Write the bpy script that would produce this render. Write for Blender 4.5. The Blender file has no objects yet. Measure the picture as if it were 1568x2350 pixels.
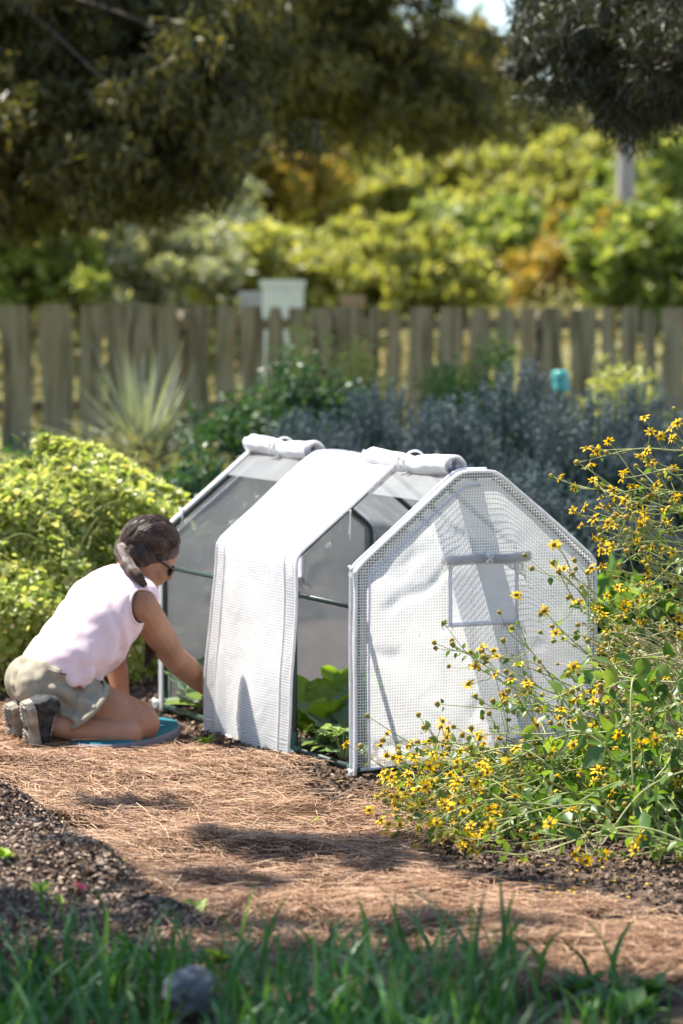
import bpy, math, random
import numpy as np
from mathutils import Vector, Matrix, noise
R = np.random.RandomState(7)
random.seed(7)
sc = bpy.context.scene
COL = sc.collection
PI = math.pi
rad = math.radians

# ------------------------------------------------------------------ camera model (units of a 1568 x 2350 frame)
F = 7000.0
H = 1.5
TH = math.atan(485 / F)
SI, CO = math.sin(TH), math.cos(TH)
def ray(u, v):
    a, b = u - 784.0, 1175.0 - v
    return np.array([a, CO * F + SI * b, -SI * F + CO * b])
def at(u, v, Y):
    d = ray(u, v); t = Y / d[1]
    return np.array([d[0] * t, Y, H + d[2] * t])
def gnd(u, v, z=0.0):
    d = ray(u, v); t = (z - H) / d[2]
    return np.array([d[0] * t, d[1] * t, z])
def proj(P):
    P = np.atleast_2d(P)
    x, y, z = P[:, 0], P[:, 1], P[:, 2] - H
    dep = y * CO - z * SI
    up = y * SI + z * CO
    return np.stack([784 + F * x / dep, 1175 - F * up / dep], 1)

# ------------------------------------------------------------------ objects
ORG = {}
def thing(name, label, cat, loc, group=None):
    o = bpy.data.objects.new(name, None); COL.objects.link(o)
    o.empty_display_size = .1
    o.location = [float(c) for c in loc]
    o['label'] = label; o['category'] = cat
    if group: o['group'] = group
    ORG[o.name] = np.array(loc, float)
    return o
def tag(o, label=None, cat=None, group=None, kind=None):
    if label: o['label'] = label
    if cat: o['category'] = cat
    if group: o['group'] = group
    if kind: o['kind'] = kind
    return o
def mesh(name, V, Fs, mats=None, smooth=True, midx=None, uv=None):
    V = np.asarray(V, float)
    me = bpy.data.meshes.new(name)
    if isinstance(Fs, np.ndarray):
        n, k = Fs.shape
        me.vertices.add(len(V)); me.vertices.foreach_set('co', V.astype(np.float32).ravel())
        me.loops.add(n * k); me.loops.foreach_set('vertex_index', Fs.astype(np.int32).ravel())
        me.polygons.add(n); me.polygons.foreach_set('loop_start', np.arange(0, n * k, k, dtype=np.int32))
        me.update(calc_edges=True)
    else:
        me.from_pydata([tuple(map(float, p)) for p in V], [], [tuple(int(i) for i in f) for f in Fs]); me.update()
    if smooth:
        me.polygons.foreach_set('use_smooth', np.ones(len(me.polygons), bool))
    if mats is not None:
        for m in (mats if isinstance(mats, (list, tuple)) else [mats]): me.materials.append(m)
    if midx is not None: me.polygons.foreach_set('material_index', np.asarray(midx, np.int32))
    if uv is not None:
        l = me.uv_layers.new(name='UVMap')
        idx = np.zeros(len(me.loops), np.int32); me.loops.foreach_get('vertex_index', idx)
        l.data.foreach_set('uv', np.asarray(uv, np.float32)[idx].ravel())
    return me
def put(name, V, Fs, mats, parent=None, smooth=True, midx=None, uv=None, origin=None):
    """world-space vertices -> one linked mesh object (child of parent when given)"""
    V = np.asarray(V, float)
    if parent is not None: o0 = ORG[parent.name]
    else: o0 = np.array(origin if origin is not None else (0, 0, 0), float)
    o = bpy.data.objects.new(name, mesh(name, V - o0, Fs, mats, smooth, midx, uv)); COL.objects.link(o)
    if parent is not None:
        o.parent = parent; ORG[o.name] = o0
    else:
        o.location = o0; ORG[o.name] = o0
    return o
class MB:
    def __init__(s): s.V = []; s.F = []; s.M = []; s.n = 0
    def add(s, V, Fs, m=0):
        V = np.asarray(V, float)
        s.V.append(V)
        for f in Fs: s.F.append(tuple(int(i) + s.n for i in f)); s.M.append(m)
        s.n += len(V); return s
    def build(s, name, mats, parent=None, smooth=True, origin=None):
        return put(name, np.concatenate(s.V), s.F, mats, parent, smooth, s.M, origin=origin)

def frames(P):
    P = np.asarray(P, float); n = len(P)
    T = np.zeros_like(P); T[1:-1] = P[2:] - P[:-2]; T[0] = P[1] - P[0]; T[-1] = P[-1] - P[-2]
    T /= np.linalg.norm(T, axis=1, keepdims=True) + 1e-12
    a = np.array([0, 0, 1.0]) if abs(T[0][2]) < .9 else np.array([1.0, 0, 0])
    N = np.zeros_like(P); B = np.zeros_like(P)
    N[0] = np.cross(T[0], a); N[0] /= np.linalg.norm(N[0])
    for i in range(1, n):
        v = N[i - 1] - T[i] * np.dot(N[i - 1], T[i]); N[i] = v / (np.linalg.norm(v) + 1e-12)
    B = np.cross(T, N)
    return T, N, B
def tube(P, r, k=6, cap=True):
    P = np.asarray(P, float); n = len(P)
    r = np.full(n, r) if np.isscalar(r) else np.asarray(r, float)
    T, N, B = frames(P)
    a = np.arange(k) * 2 * PI / k
    V = P[:, None, :] + r[:, None, None] * (N[:, None, :] * np.cos(a)[None, :, None] + B[:, None, :] * np.sin(a)[None, :, None])
    V = V.reshape(-1, 3); Fs = []
    for i in range(n - 1):
        for j in range(k):
            j2 = (j + 1) % k
            Fs.append((i * k + j, i * k + j2, (i + 1) * k + j2, (i + 1) * k + j))
    if cap:
        Fs.append(tuple(range(k))[::-1]); Fs.append(tuple((n - 1) * k + j for j in range(k)))
    return V, Fs
def box(c, s, rot=None):
    c = np.asarray(c, float); s = np.asarray(s, float) / 2
    V = np.array([[x, y, z] for x in (-1, 1) for y in (-1, 1) for z in (-1, 1)], float) * s
    if rot is not None: V = V @ np.array(rot).T
    return V + c, [(0, 1, 3, 2), (4, 6, 7, 5), (0, 4, 5, 1), (2, 3, 7, 6), (0, 2, 6, 4), (1, 5, 7, 3)]
def grid(n, m):
    i, j = np.meshgrid(np.arange(n - 1), np.arange(m - 1), indexing='ij')
    a = (i * m + j).ravel()
    return np.stack([a, a + m, a + m + 1, a + 1], 1)
def ellipsoid(c, r, axes=None, nu=16, nv=10):
    V = []; Fs = []
    for i in range(nv + 1):
        t = PI * i / nv
        for j in range(nu):
            p = 2 * PI * j / nu
            V.append((math.sin(t) * math.cos(p), math.sin(t) * math.sin(p), math.cos(t)))
    V = np.array(V) * np.asarray(r, float)
    if axes is not None: V = V @ np.asarray(axes, float)
    for i in range(nv):
        for j in range(nu):
            j2 = (j + 1) % nu
            if i == 0: Fs.append((j, nu + j, nu + j2)) if False else Fs.append((0 * nu + j, (i + 1) * nu + j, (i + 1) * nu + j2))
            elif i == nv - 1: Fs.append((i * nu + j, (i + 1) * nu + j, i * nu + j2))
            else: Fs.append((i * nu + j, (i + 1) * nu + j, (i + 1) * nu + j2, i * nu + j2))
    return V + np.asarray(c, float), Fs
def bez(P, n=24):
    """Catmull-Rom through the points"""
    P = np.asarray(P, float); Q = np.vstack([2 * P[0] - P[1], P, 2 * P[-1] - P[-2]])
    out = []; seg = len(P) - 1; per = max(2, n // seg)
    for i in range(seg):
        p0, p1, p2, p3 = Q[i:i + 4]
        for t in np.linspace(0, 1, per, endpoint=False):
            out.append(.5 * (2 * p1 + (p2 - p0) * t + (2 * p0 - 5 * p1 + 4 * p2 - p3) * t * t + (3 * p1 - p0 - 3 * p2 + p3) * t ** 3))
    out.append(P[-1]); return np.array(out)
def unit(v): v = np.asarray(v, float); return v / (np.linalg.norm(v, axis=-1, keepdims=True) + 1e-12)
def rots(d, roll=None, rs=R):
    """n frames whose Y axis is d"""
    d = unit(d); n = len(d)
    a = unit(rs.normal(size=(n, 3))) if roll is None else np.broadcast_to(np.asarray(roll, float), (n, 3))
    x = unit(np.cross(d, a)); z = np.cross(x, d)
    return np.stack([x, d, z], 1)        # rows are the axes
LEAF_V = np.array([(0, 0, 0), (.36, .45, .1), (0, 1, 0), (-.36, .45, .1)], float)
LEAF_F = np.array([(0, 1, 2), (0, 2, 3)])
OVATE_V = np.array([(0, 0, 0), (.2, .12, .06), (.3, .36, .09), (.17, .7, .05), (0, 1, -.1), (-.17, .7, .05), (-.3, .36, .09), (-.2, .12, .06), (0, .36, 0), (0, .7, -.02)], float)
OVATE_F = np.array([(0, 1, 8), (1, 2, 8), (2, 3, 8), (3, 9, 8), (3, 4, 9), (4, 5, 9), (5, 8, 9), (5, 6, 8), (6, 7, 8), (7, 0, 8)])
BLADE_V = np.array([(-.5, 0, 0), (.5, 0, 0), (-.45, .4, .02), (.45, .4, .02), (-.3, .75, .12), (.3, .75, .12), (0, 1, .3)], float)
BLADE_F = np.array([(0, 1, 3), (0, 3, 2), (2, 3, 5), (2, 5, 4), (4, 5, 6)])
def scat(P, M, size, tv, tf, width=1.0):
    """arrays of copies of a small template: returns V, F"""
    P = np.asarray(P, float); n = len(P)
    size = np.broadcast_to(np.asarray(size, float), (n,))
    width = np.broadcast_to(np.asarray(width, float), (n,))
    t = tv[None] * size[:, None, None] * np.stack([width, np.ones(n), np.ones(n)], 1)[:, None, :]
    V = P[:, None, :] + np.einsum('nvk,nkj->nvj', t, M)
    k = len(tv)
    Fs = (tf[None] + (np.arange(n) * k)[:, None, None]).reshape(-1, tf.shape[1])
    return V.reshape(-1, 3), Fs
def inpoly(x, y, poly):
    x = np.asarray(x); y = np.asarray(y); c = np.zeros(x.shape, bool); j = len(poly) - 1
    for i in range(len(poly)):
        xi, yi = poly[i]; xj, yj = poly[j]
        c ^= ((yi > y) != (yj > y)) & (x < (xj - xi) * (y - yi) / (yj - yi + 1e-12) + xi); j = i
    return c
def vn(x, y, f, s=0.0):
    """cheap smooth value noise, vectorised"""
    x = np.asarray(x, float) * f + s * 17.3; y = np.asarray(y, float) * f - s * 9.1
    xi = np.floor(x); yi = np.floor(y); fx = x - xi; fy = y - yi
    fx = fx * fx * (3 - 2 * fx); fy = fy * fy * (3 - 2 * fy)
    h = lambda a, b: np.modf(np.abs(np.sin(a * 127.1 + b * 311.7 + s) * 43758.5453))[0]
    return (h(xi, yi) * (1 - fx) + h(xi + 1, yi) * fx) * (1 - fy) + (h(xi, yi + 1) * (1 - fx) + h(xi + 1, yi + 1) * fx) * fy - .5

# ------------------------------------------------------------------ materials
def newmat(name):
    m = bpy.data.materials.new(name); m.use_nodes = True; nt = m.node_tree; nt.nodes.clear()
    out = nt.nodes.new('ShaderNodeOutputMaterial')
    return m, nt, out
def nd(nt, t, **k):
    n = nt.nodes.new(t)
    for a, b in k.items(): setattr(n, a, b)
    return n
def ramp(nt, fac, cols, pos=None, interp='LINEAR'):
    r = nd(nt, 'ShaderNodeValToRGB'); e = r.color_ramp; e.interpolation = interp
    n = len(cols); pos = pos or [i / max(1, n - 1) for i in range(n)]
    while len(e.elements) < n: e.elements.new(.5)
    for i in range(n): e.elements[i].position = pos[i]; e.elements[i].color = (*cols[i], 1)
    nt.links.new(fac, r.inputs[0]); return r.outputs[0]
def matnoise(name, cols, scale=8, rough=.7, bump=0.0, bscale=None, detail=4, stretch=(1, 1, 1), spec=.3, pos=None, metal=0, dist=.01, sss=0, coat=0):
    m, nt, out = newmat(name); L = nt.links.new
    tc = nd(nt, 'ShaderNodeTexCoord'); mp = nd(nt, 'ShaderNodeMapping'); mp.inputs['Scale'].default_value = stretch
    L(tc.outputs['Object'], mp.inputs[0])
    n = nd(nt, 'ShaderNodeTexNoise'); n.inputs['Scale'].default_value = scale; n.inputs['Detail'].default_value = detail
    L(mp.outputs[0], n.inputs['Vector'])
    c = ramp(nt, n.outputs[0], cols, pos or [.3 + .4 * i / max(1, len(cols) - 1) for i in range(len(cols))])
    b = nd(nt, 'ShaderNodeBsdfPrincipled'); L(c, b.inputs['Base Color'])
    b.inputs['Roughness'].default_value = rough; b.inputs['Specular IOR Level'].default_value = spec; b.inputs['Metallic'].default_value = metal
    if sss:
        b.inputs['Subsurface Weight'].default_value = sss; b.inputs['Subsurface Radius'].default_value = (.012, .005, .003); b.inputs['Subsurface Scale'].default_value = 1
    if bump:
        n2 = nd(nt, 'ShaderNodeTexNoise'); n2.inputs['Scale'].default_value = bscale or scale * 3; n2.inputs['Detail'].default_value = 5
        L(mp.outputs[0], n2.inputs['Vector'])
        bp = nd(nt, 'ShaderNodeBump'); bp.inputs['Strength'].default_value = bump; bp.inputs['Distance'].default_value = dist
        L(n2.outputs[0], bp.inputs['Height']); L(bp.outputs[0], b.inputs['Normal'])
    L(b.outputs[0], out.inputs[0]); return m
def leafmat(name, cols, trans=.4, rough=.5, spec=.35, tint=None, pos=None):
    m, nt, out = newmat(name); L = nt.links.new
    g = nd(nt, 'ShaderNodeNewGeometry')
    c = ramp(nt, g.outputs['Random Per Island'], cols, pos)
    b = nd(nt, 'ShaderNodeBsdfPrincipled'); L(c, b.inputs['Base Color'])
    b.inputs['Roughness'].default_value = rough; b.inputs['Specular IOR Level'].default_value = spec
    if trans:
        t = nd(nt, 'ShaderNodeBsdfTranslucent')
        mx0 = nd(nt, 'ShaderNodeMix', data_type='RGBA', blend_type='MULTIPLY'); mx0.inputs[0].default_value = 1
        L(c, mx0.inputs[6]); mx0.inputs[7].default_value = (*(tint or (1.5, 1.5, .6)), 1)
        L(mx0.outputs[2], t.inputs[0])
        mx = nd(nt, 'ShaderNodeMixShader'); mx.inputs[0].default_value = trans
        L(b.outputs[0], mx.inputs[1]); L(t.outputs[0], mx.inputs[2]); L(mx.outputs[0], out.inputs[0])
    else: L(b.outputs[0], out.inputs[0])
    return m
def fabric(name, pitch=.0094, tw=.32, film=.55, film_trans=.55, thread_trans=.3, col=(.86, .87, .88), tcol=(.85, .85, .86), horiz=1.0, rough=.35, margin=0, dirt=False):
    """woven-scrim greenhouse film: milky film between opaque white threads, UV in metres"""
    m, nt, out = newmat(name); L = nt.links.new
    uv = nd(nt, 'ShaderNodeUVMap'); uv.uv_map = 'UVMap'
    sp = nd(nt, 'ShaderNodeSeparateXYZ'); L(uv.outputs[0], sp.inputs[0])
    masks = []
    for k, mul in ((0, 1.0), (1, horiz)):
        a = nd(nt, 'ShaderNodeMath', operation='MULTIPLY'); a.inputs[1].default_value = 1 / pitch; L(sp.outputs[k], a.inputs[0])
        f = nd(nt, 'ShaderNodeMath', operation='FRACT'); L(a.outputs[0], f.inputs[0])
        c = nd(nt, 'ShaderNodeMath', operation='LESS_THAN'); c.inputs[1].default_value = tw * mul; L(f.outputs[0], c.inputs[0])
        masks.append(c.outputs[0])
    mx = nd(nt, 'ShaderNodeMath', operation='MAXIMUM'); L(masks[0], mx.inputs[0]); L(masks[1], mx.inputs[1])
    # cloudy film opacity
    n = nd(nt, 'ShaderNodeTexNoise'); n.inputs['Scale'].default_value = 7; n.inputs['Detail'].default_value = 3; L(uv.outputs[0], n.inputs['Vector'])
    mr = nd(nt, 'ShaderNodeMapRange'); mr.inputs[1].default_value = .3; mr.inputs[2].default_value = .7; mr.inputs[3].default_value = max(0, film - .08); mr.inputs[4].default_value = min(1, film + .08)
    L(n.outputs[0], mr.inputs[0]); fo = mr.outputs[0]
    if margin:
        at_ = nd(nt, 'ShaderNodeAttribute'); at_.attribute_name = 'edge'; gt_ = nd(nt, 'ShaderNodeMath', operation='GREATER_THAN'); gt_.inputs[1].default_value = margin; L(at_.outputs['Fac'], gt_.inputs[0])
        ml = nd(nt, 'ShaderNodeMapRange'); ml.inputs[3].default_value = .06; ml.inputs[4].default_value = 1; L(gt_.outputs[0], ml.inputs[0])
        mm = nd(nt, 'ShaderNodeMath', operation='MULTIPLY'); L(mr.outputs[0], mm.inputs[0]); L(ml.outputs[0], mm.inputs[1]); fo = mm.outputs[0]
    bp = nd(nt, 'ShaderNodeBump'); bp.inputs['Strength'].default_value = .26; bp.inputs['Distance'].default_value = .02
    n2 = nd(nt, 'ShaderNodeTexNoise'); n2.inputs['Scale'].default_value = 9; n2.inputs['Detail'].default_value = 4; n2.inputs['Distortion'].default_value = .6; L(uv.outputs[0], n2.inputs['Vector']); L(n2.outputs[0], bp.inputs['Height'])
    dcol = None
    if dirt:
        dn = nd(nt, 'ShaderNodeTexNoise'); dn.inputs['Scale'].default_value = 38; dn.inputs['Detail'].default_value = 4; L(uv.outputs[0], dn.inputs['Vector'])
        dm = nd(nt, 'ShaderNodeMapRange'); dm.inputs[1].default_value = .0; dm.inputs[2].default_value = .16; dm.inputs[3].default_value = .62; dm.inputs[4].default_value = .3; L(sp.outputs[1], dm.inputs[0])
        dl = nd(nt, 'ShaderNodeMath', operation='LESS_THAN'); L(dn.outputs[0], dl.inputs[0]); L(dm.outputs[0], dl.inputs[1]); dk = nd(nt, 'ShaderNodeMath', operation='MULTIPLY'); dk.inputs[1].default_value = .5; L(dl.outputs[0], dk.inputs[0])
        dx = nd(nt, 'ShaderNodeMix', data_type='RGBA'); L(dk.outputs[0], dx.inputs[0]); dx.inputs[6].default_value = (*col, 1); dx.inputs[7].default_value = (.3, .22, .15, 1); dcol = dx.outputs[2]
    def cloth(c, tr, rg):
        d = nd(nt, 'ShaderNodeBsdfPrincipled'); d.inputs['Base Color'].default_value = (*c, 1); d.inputs['Roughness'].default_value = rg; d.inputs['Specular IOR Level'].default_value = .3
        L(bp.outputs[0], d.inputs['Normal'])
        t = nd(nt, 'ShaderNodeBsdfTranslucent'); t.inputs[0].default_value = (*c, 1); L(bp.outputs[0], t.inputs['Normal'])
        if dcol is not None: L(dcol, d.inputs['Base Color']); L(dcol, t.inputs[0])
        s = nd(nt, 'ShaderNodeMixShader'); s.inputs[0].default_value = tr; L(d.outputs[0], s.inputs[1]); L(t.outputs[0], s.inputs[2]); return s.outputs[0]
    tp = nd(nt, 'ShaderNodeBsdfTransparent'); tp.inputs[0].default_value = (.95, .96, .96, 1)
    fm = nd(nt, 'ShaderNodeMixShader'); L(fo, fm.inputs[0]); L(tp.outputs[0], fm.inputs[1]); L(cloth(col, film_trans, rough), fm.inputs[2])
    fin = nd(nt, 'ShaderNodeMixShader'); L(mx.outputs[0], fin.inputs[0]); L(fm.outputs[0], fin.inputs[1]); L(cloth(tcol, thread_trans, .5), fin.inputs[2])
    L(fin.outputs[0], out.inputs[0]); return m
def plain(name, col, rough=.6, trans=0, spec=.3, metal=0):
    m, nt, out = newmat(name); L = nt.links.new
    b = nd(nt, 'ShaderNodeBsdfPrincipled'); b.inputs['Roughness'].default_value = rough; b.inputs['Specular IOR Level'].default_value = spec; b.inputs['Metallic'].default_value = metal
    tc = nd(nt, 'ShaderNodeTexCoord'); n = nd(nt, 'ShaderNodeTexNoise'); n.inputs['Scale'].default_value = 40; n.inputs['Detail'].default_value = 3; L(tc.outputs['Object'], n.inputs['Vector'])
    c = ramp(nt, n.outputs[0], [tuple(x * .9 for x in col), tuple(min(1, x * 1.07) for x in col)], [.3, .7]); L(c, b.inputs['Base Color'])
    if trans:
        t = nd(nt, 'ShaderNodeBsdfTranslucent'); L(c, t.inputs[0]); s = nd(nt, 'ShaderNodeMixShader'); s.inputs[0].default_value = trans
        L(b.outputs[0], s.inputs[1]); L(t.outputs[0], s.inputs[2]); L(s.outputs[0], out.inputs[0])
    else: L(b.outputs[0], out.inputs[0])
    return m

# ------------------------------------------------------------------ camera, light
cam = bpy.data.cameras.new('camera'); co = bpy.data.objects.new('camera', cam); COL.objects.link(co)
co.location = (0, 0, H); co.rotation_euler = (PI / 2 - TH, 0, 0)
cam.sensor_fit = 'VERTICAL'; cam.sensor_height = 36; cam.lens = 36 * F / 2350
cam.clip_start = .1; cam.clip_end = 800
cam.dof.use_dof = True; cam.dof.focus_distance = 9.0; cam.dof.aperture_fstop = 2.9
sc.camera = co
EL = rad(60); HD = unit(np.array([-.83, .56]))
S = np.array([HD[0] * math.cos(EL), HD[1] * math.cos(EL), math.sin(EL)])
sl = bpy.data.lights.new('sun', 'SUN'); sl.energy = 5.0; sl.angle = rad(.5); sl.color = (1, .94, .84)
so = bpy.data.objects.new('sun', sl); COL.objects.link(so)
so.rotation_euler = Vector(S).to_track_quat('Z', 'Y').to_euler(); so.location = (-20, 8, 20)
w = bpy.data.worlds.new('World'); sc.world = w; w.use_nodes = True
nt = w.node_tree; bg = nt.nodes['Background']
sky = nt.nodes.new('ShaderNodeTexSky'); sky.sky_type = 'NISHITA'; sky.sun_disc = False
sky.sun_elevation = EL; sky.sun_rotation = math.atan2(S[0], S[1]); sky.air_density = 1.0; sky.dust_density = .6
nt.links.new(sky.outputs[0], bg.inputs[0]); bg.inputs[1].default_value = .10
sc.view_settings.view_transform = 'Standard'; sc.view_settings.look = 'None'; sc.view_settings.gamma = 1; sc.view_settings.exposure = 1.35
cy = sc.cycles
cy.max_bounces = 8; cy.diffuse_bounces = 3; cy.glossy_bounces = 2; cy.transmission_bounces = 4; cy.transparent_max_bounces = 16
cy.use_denoising = True; cy.sample_clamp_indirect = 6; cy.caustics_reflective = False; cy.caustics_refractive = False
# ------------------------------------------------------------------ ground
def sstep(a, b, x): t = np.clip((x - a) / (b - a), 0, 1); return t * t * (3 - 2 * t)
BED = np.array([gnd(u, v)[:2] for u, v in [(-900, 1815), (0, 1830), (150, 1890), (300, 1985), (440, 2085), (520, 2140), (330, 2290), (0, 2300), (-900, 2300)]])
def pdist(x, y, poly):
    x = np.asarray(x, float); y = np.asarray(y, float); d = np.full(x.shape, 1e9)
    for i in range(len(poly)):
        a = poly[i]; b = poly[(i + 1) % len(poly)]; ab = b - a; L2 = (ab ** 2).sum()
        t = np.clip(((x - a[0]) * ab[0] + (y - a[1]) * ab[1]) / L2, 0, 1)
        d = np.minimum(d, np.hypot(x - a[0] - t * ab[0], y - a[1] - t * ab[1]))
    return np.where(inpoly(x, y, poly), d, -d)
def gz(x, y):
    x = np.asarray(x, float); y = np.asarray(y, float)
    z = .32 * sstep(13, 24, y) + 1.1 * sstep(27, 42, y) + 2.2 * sstep(38, 75, y) + 3.2 * sstep(70, 140, y)
    near = sstep(15, 11, y)
    z = z + near * (vn(x, y, 1.1) * .025 + vn(x, y, 4.3, 2) * .012)
    m = y < 9.6
    if np.any(m & (x < .3)):
        d = pdist(x, y, BED)
        z = z + np.where(y < 10, .125 * sstep(-.02, .24, d) * (1 + 1.3 * vn(x, y, 2.6, 5)) + sstep(0, .1, d) * vn(x, y, 8, 3) * .04, 0)
    e = ((x + .8) / .42) ** 2 + ((y - 10.22) / .5) ** 2
    return z * sstep(.8, 1.6, e)
xs = np.concatenate([-np.geomspace(90, 2.2, 34), np.arange(-2.1, 2.1, .03), np.geomspace(2.2, 90, 34)])
ys = np.concatenate([np.arange(-6, 5, .5), np.arange(5, 12, .03), np.geomspace(12.1, 160, 80)])
X, Y = np.meshgrid(xs, ys, indexing='ij')
soil_near = matnoise('soil', [(.05, .032, .022), (.1, .068, .048), (.16, .115, .085)], 22, .95, .9, 90, 6, spec=.1, dist=.02)
m, gt, out = newmat('earth'); L = gt.links.new
tc = nd(gt, 'ShaderNodeTexCoord'); sp = nd(gt, 'ShaderNodeSeparateXYZ'); L(tc.outputs['Object'], sp.inputs[0])
n1 = nd(gt, 'ShaderNodeTexNoise'); n1.inputs['Scale'].default_value = 20; n1.inputs['Detail'].default_value = 7; L(tc.outputs['Object'], n1.inputs['Vector'])
c1 = ramp(gt, n1.outputs[0], [(.045, .028, .019), (.095, .064, .045), (.17, .125, .092)], [.32, .5, .7])
n2 = nd(gt, 'ShaderNodeTexNoise'); n2.inputs['Scale'].default_value = .55; n2.inputs['Detail'].default_value = 8; L(tc.outputs['Object'], n2.inputs['Vector'])
c2 = ramp(gt, n2.outputs[0], [(.05, .07, .015), (.16, .2, .04), (.3, .3, .08), (.36, .28, .12)], [.3, .45, .58, .72])
mr = nd(gt, 'ShaderNodeMapRange'); mr.inputs[1].default_value = 15; mr.inputs[2].default_value = 27; L(sp.outputs[1], mr.inputs[0])
mx = nd(gt, 'ShaderNodeMix', data_type='RGBA'); L(mr.outputs[0], mx.inputs[0]); L(c1, mx.inputs[6]); L(c2, mx.inputs[7])
b = nd(gt, 'ShaderNodeBsdfPrincipled'); b.inputs['Roughness'].default_value = .95; b.inputs['Specular IOR Level'].default_value = .1
L(mx.outputs[2], b.inputs['Base Color'])
n3 = nd(gt, 'ShaderNodeTexNoise'); n3.inputs['Scale'].default_value = 70; n3.inputs['Detail'].default_value = 5; L(tc.outputs['Object'], n3.inputs['Vector'])
bp = nd(gt, 'ShaderNodeBump'); bp.inputs['Strength'].default_value = .9; bp.inputs['Distance'].default_value = .02; L(n3.outputs[0], bp.inputs['Height']); L(bp.outputs[0], b.inputs['Normal'])
L(b.outputs[0], out.inputs[0])
g = put('ground', np.stack([X, Y, gz(X, Y)], -1).reshape(-1, 3), grid(len(xs), len(ys))[:, ::-1], m); tag(g, kind='structure')

# pine-needle path
PATHD = [(-700, 1600), (-200, 1600), (60, 1640), (290, 1735), (470, 1738), (600, 1775), (740, 1835), (850, 1880), (930, 1985), (1080, 2050), (1250, 2095), (1420, 2150), (1900, 2235),
         (1900, 2265), (1300, 2262), (1000, 2330), (400, 2330), (430, 2240), (540, 2140), (440, 2078), (300, 1978), (150, 1885), (0, 1822), (-700, 1800)]
PATH = np.array([gnd(u, v)[:2] for u, v in PATHD])
px = np.arange(-2.6, 1.9, .035); py = np.arange(6.2, 11.4, .035)
X, Y = np.meshgrid(px, py, indexing='ij'); dd = pdist(X, Y, PATH) + vn(X, Y, 6, 1) * .12
Z = gz(X, Y) + .012 * sstep(0, .15, dd) + vn(X, Y, 3, 8) * .02 * sstep(0, .2, dd) * sstep(.8, 1.6, ((X + .8) / .42) ** 2 + ((Y - 10.22) / .5) ** 2) + .004
fs = grid(len(px), len(py))[:, ::-1]; ok = (dd.ravel()[fs] > -.01).all(1); fs = fs[ok]
used = np.unique(fs); rm = np.full(X.size, -1); rm[used] = np.arange(len(used))
straw = matnoise('pine_straw', [(.035, .018, .01), (.1, .055, .03), (.24, .145, .085)], 30, .9, .9, 60, 6, stretch=(.5, 2.2, 1), spec=.1, dist=.02)  # sheet under the needles, darkened to paint the shadow in their gaps
o = put('mulch_path', np.stack([X, Y, Z], -1).reshape(-1, 3)[used], rm[fs], straw); tag(o, kind='structure')

# the needles lying on it
N = 115000
nx = R.uniform(-2.0, 1.6, N * 2); ny = R.uniform(6.3, 11.0, N * 2)
d = pdist(nx, ny, PATH) + vn(nx, ny, 6, 1) * .25
PADC = gnd(312, 1690); PADC = np.array([PADC[0], 10.30])
u = (np.abs(nx) < 1.25 * ny / 9) & (((nx - PADC[0]) / .20) ** 2 + ((ny - PADC[1]) / .42) ** 2 > 1) & (R.rand(N * 2) < sstep(-.12, .08, d)) & (vn(nx, ny, 2.4, 20) + vn(nx, ny, 7, 21) * .5 > -.34 + R.normal(0, .12, N * 2))
nx, ny = nx[u][:N], ny[u][:N]; n = len(nx)
flow = vn(nx, ny, 1.6, 4) * 2.6
a = R.normal(0, .75, n) + flow + R.choice([0, PI], n)
ln = R.uniform(.05, .15, n)
mid = np.stack([nx, ny, gz(nx, ny) + .012 + np.abs(R.normal(0, .011, n)) + vn(nx, ny, 3, 8) * .02 + np.maximum(0, vn(nx, ny, 7, 12)) * .06 * (1 - sstep(1.6, .8, ((nx + .8) / .42) ** 2 + ((ny - 10.22) / .5) ** 2))], 1)
dr = np.stack([np.cos(a), np.sin(a), R.normal(0, .13, n)], 1)
ND_V = np.array([(-.5, -.5, 0), (.5, -.5, 0), (-.5, 0, 1), (.5, 0, 1), (-.5, .5, 0), (.5, .5, 0)], float)
ND_F = np.array([(0, 1, 3, 2), (2, 3, 5, 4)])
side = unit(np.cross(dr, np.array([0, 0, 1.0]))); wd = R.uniform(.001, .002, n)
bend = R.normal(0, .012, n)
V = np.zeros((n, 6, 3))
for k, t in enumerate((-.5, 0, .5)):
    c = mid + dr * (ln * t)[:, None] + side * (bend * (1 if k == 1 else 0))[:, None] + np.array([0, 0, .006]) * (k == 1)
    V[:, 2 * k] = c - side * wd[:, None] / 2; V[:, 2 * k + 1] = c + side * wd[:, None] / 2 + np.array([0, 0, .0006])
Fs = (ND_F[None] + (np.arange(n) * 6)[:, None, None]).reshape(-1, 4)
nm = leafmat('dry_needle', [(.065, .027, .012), (.21, .098, .045), (.36, .2, .105), (.58, .39, .24), (.14, .058, .026)], 0, .6, .3)  # straw tones, ramp stretched to paint sunlit highlights among the needles
o = put('pine_needles', V.reshape(-1, 3), Fs, nm); tag(o, kind='stuff')

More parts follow.
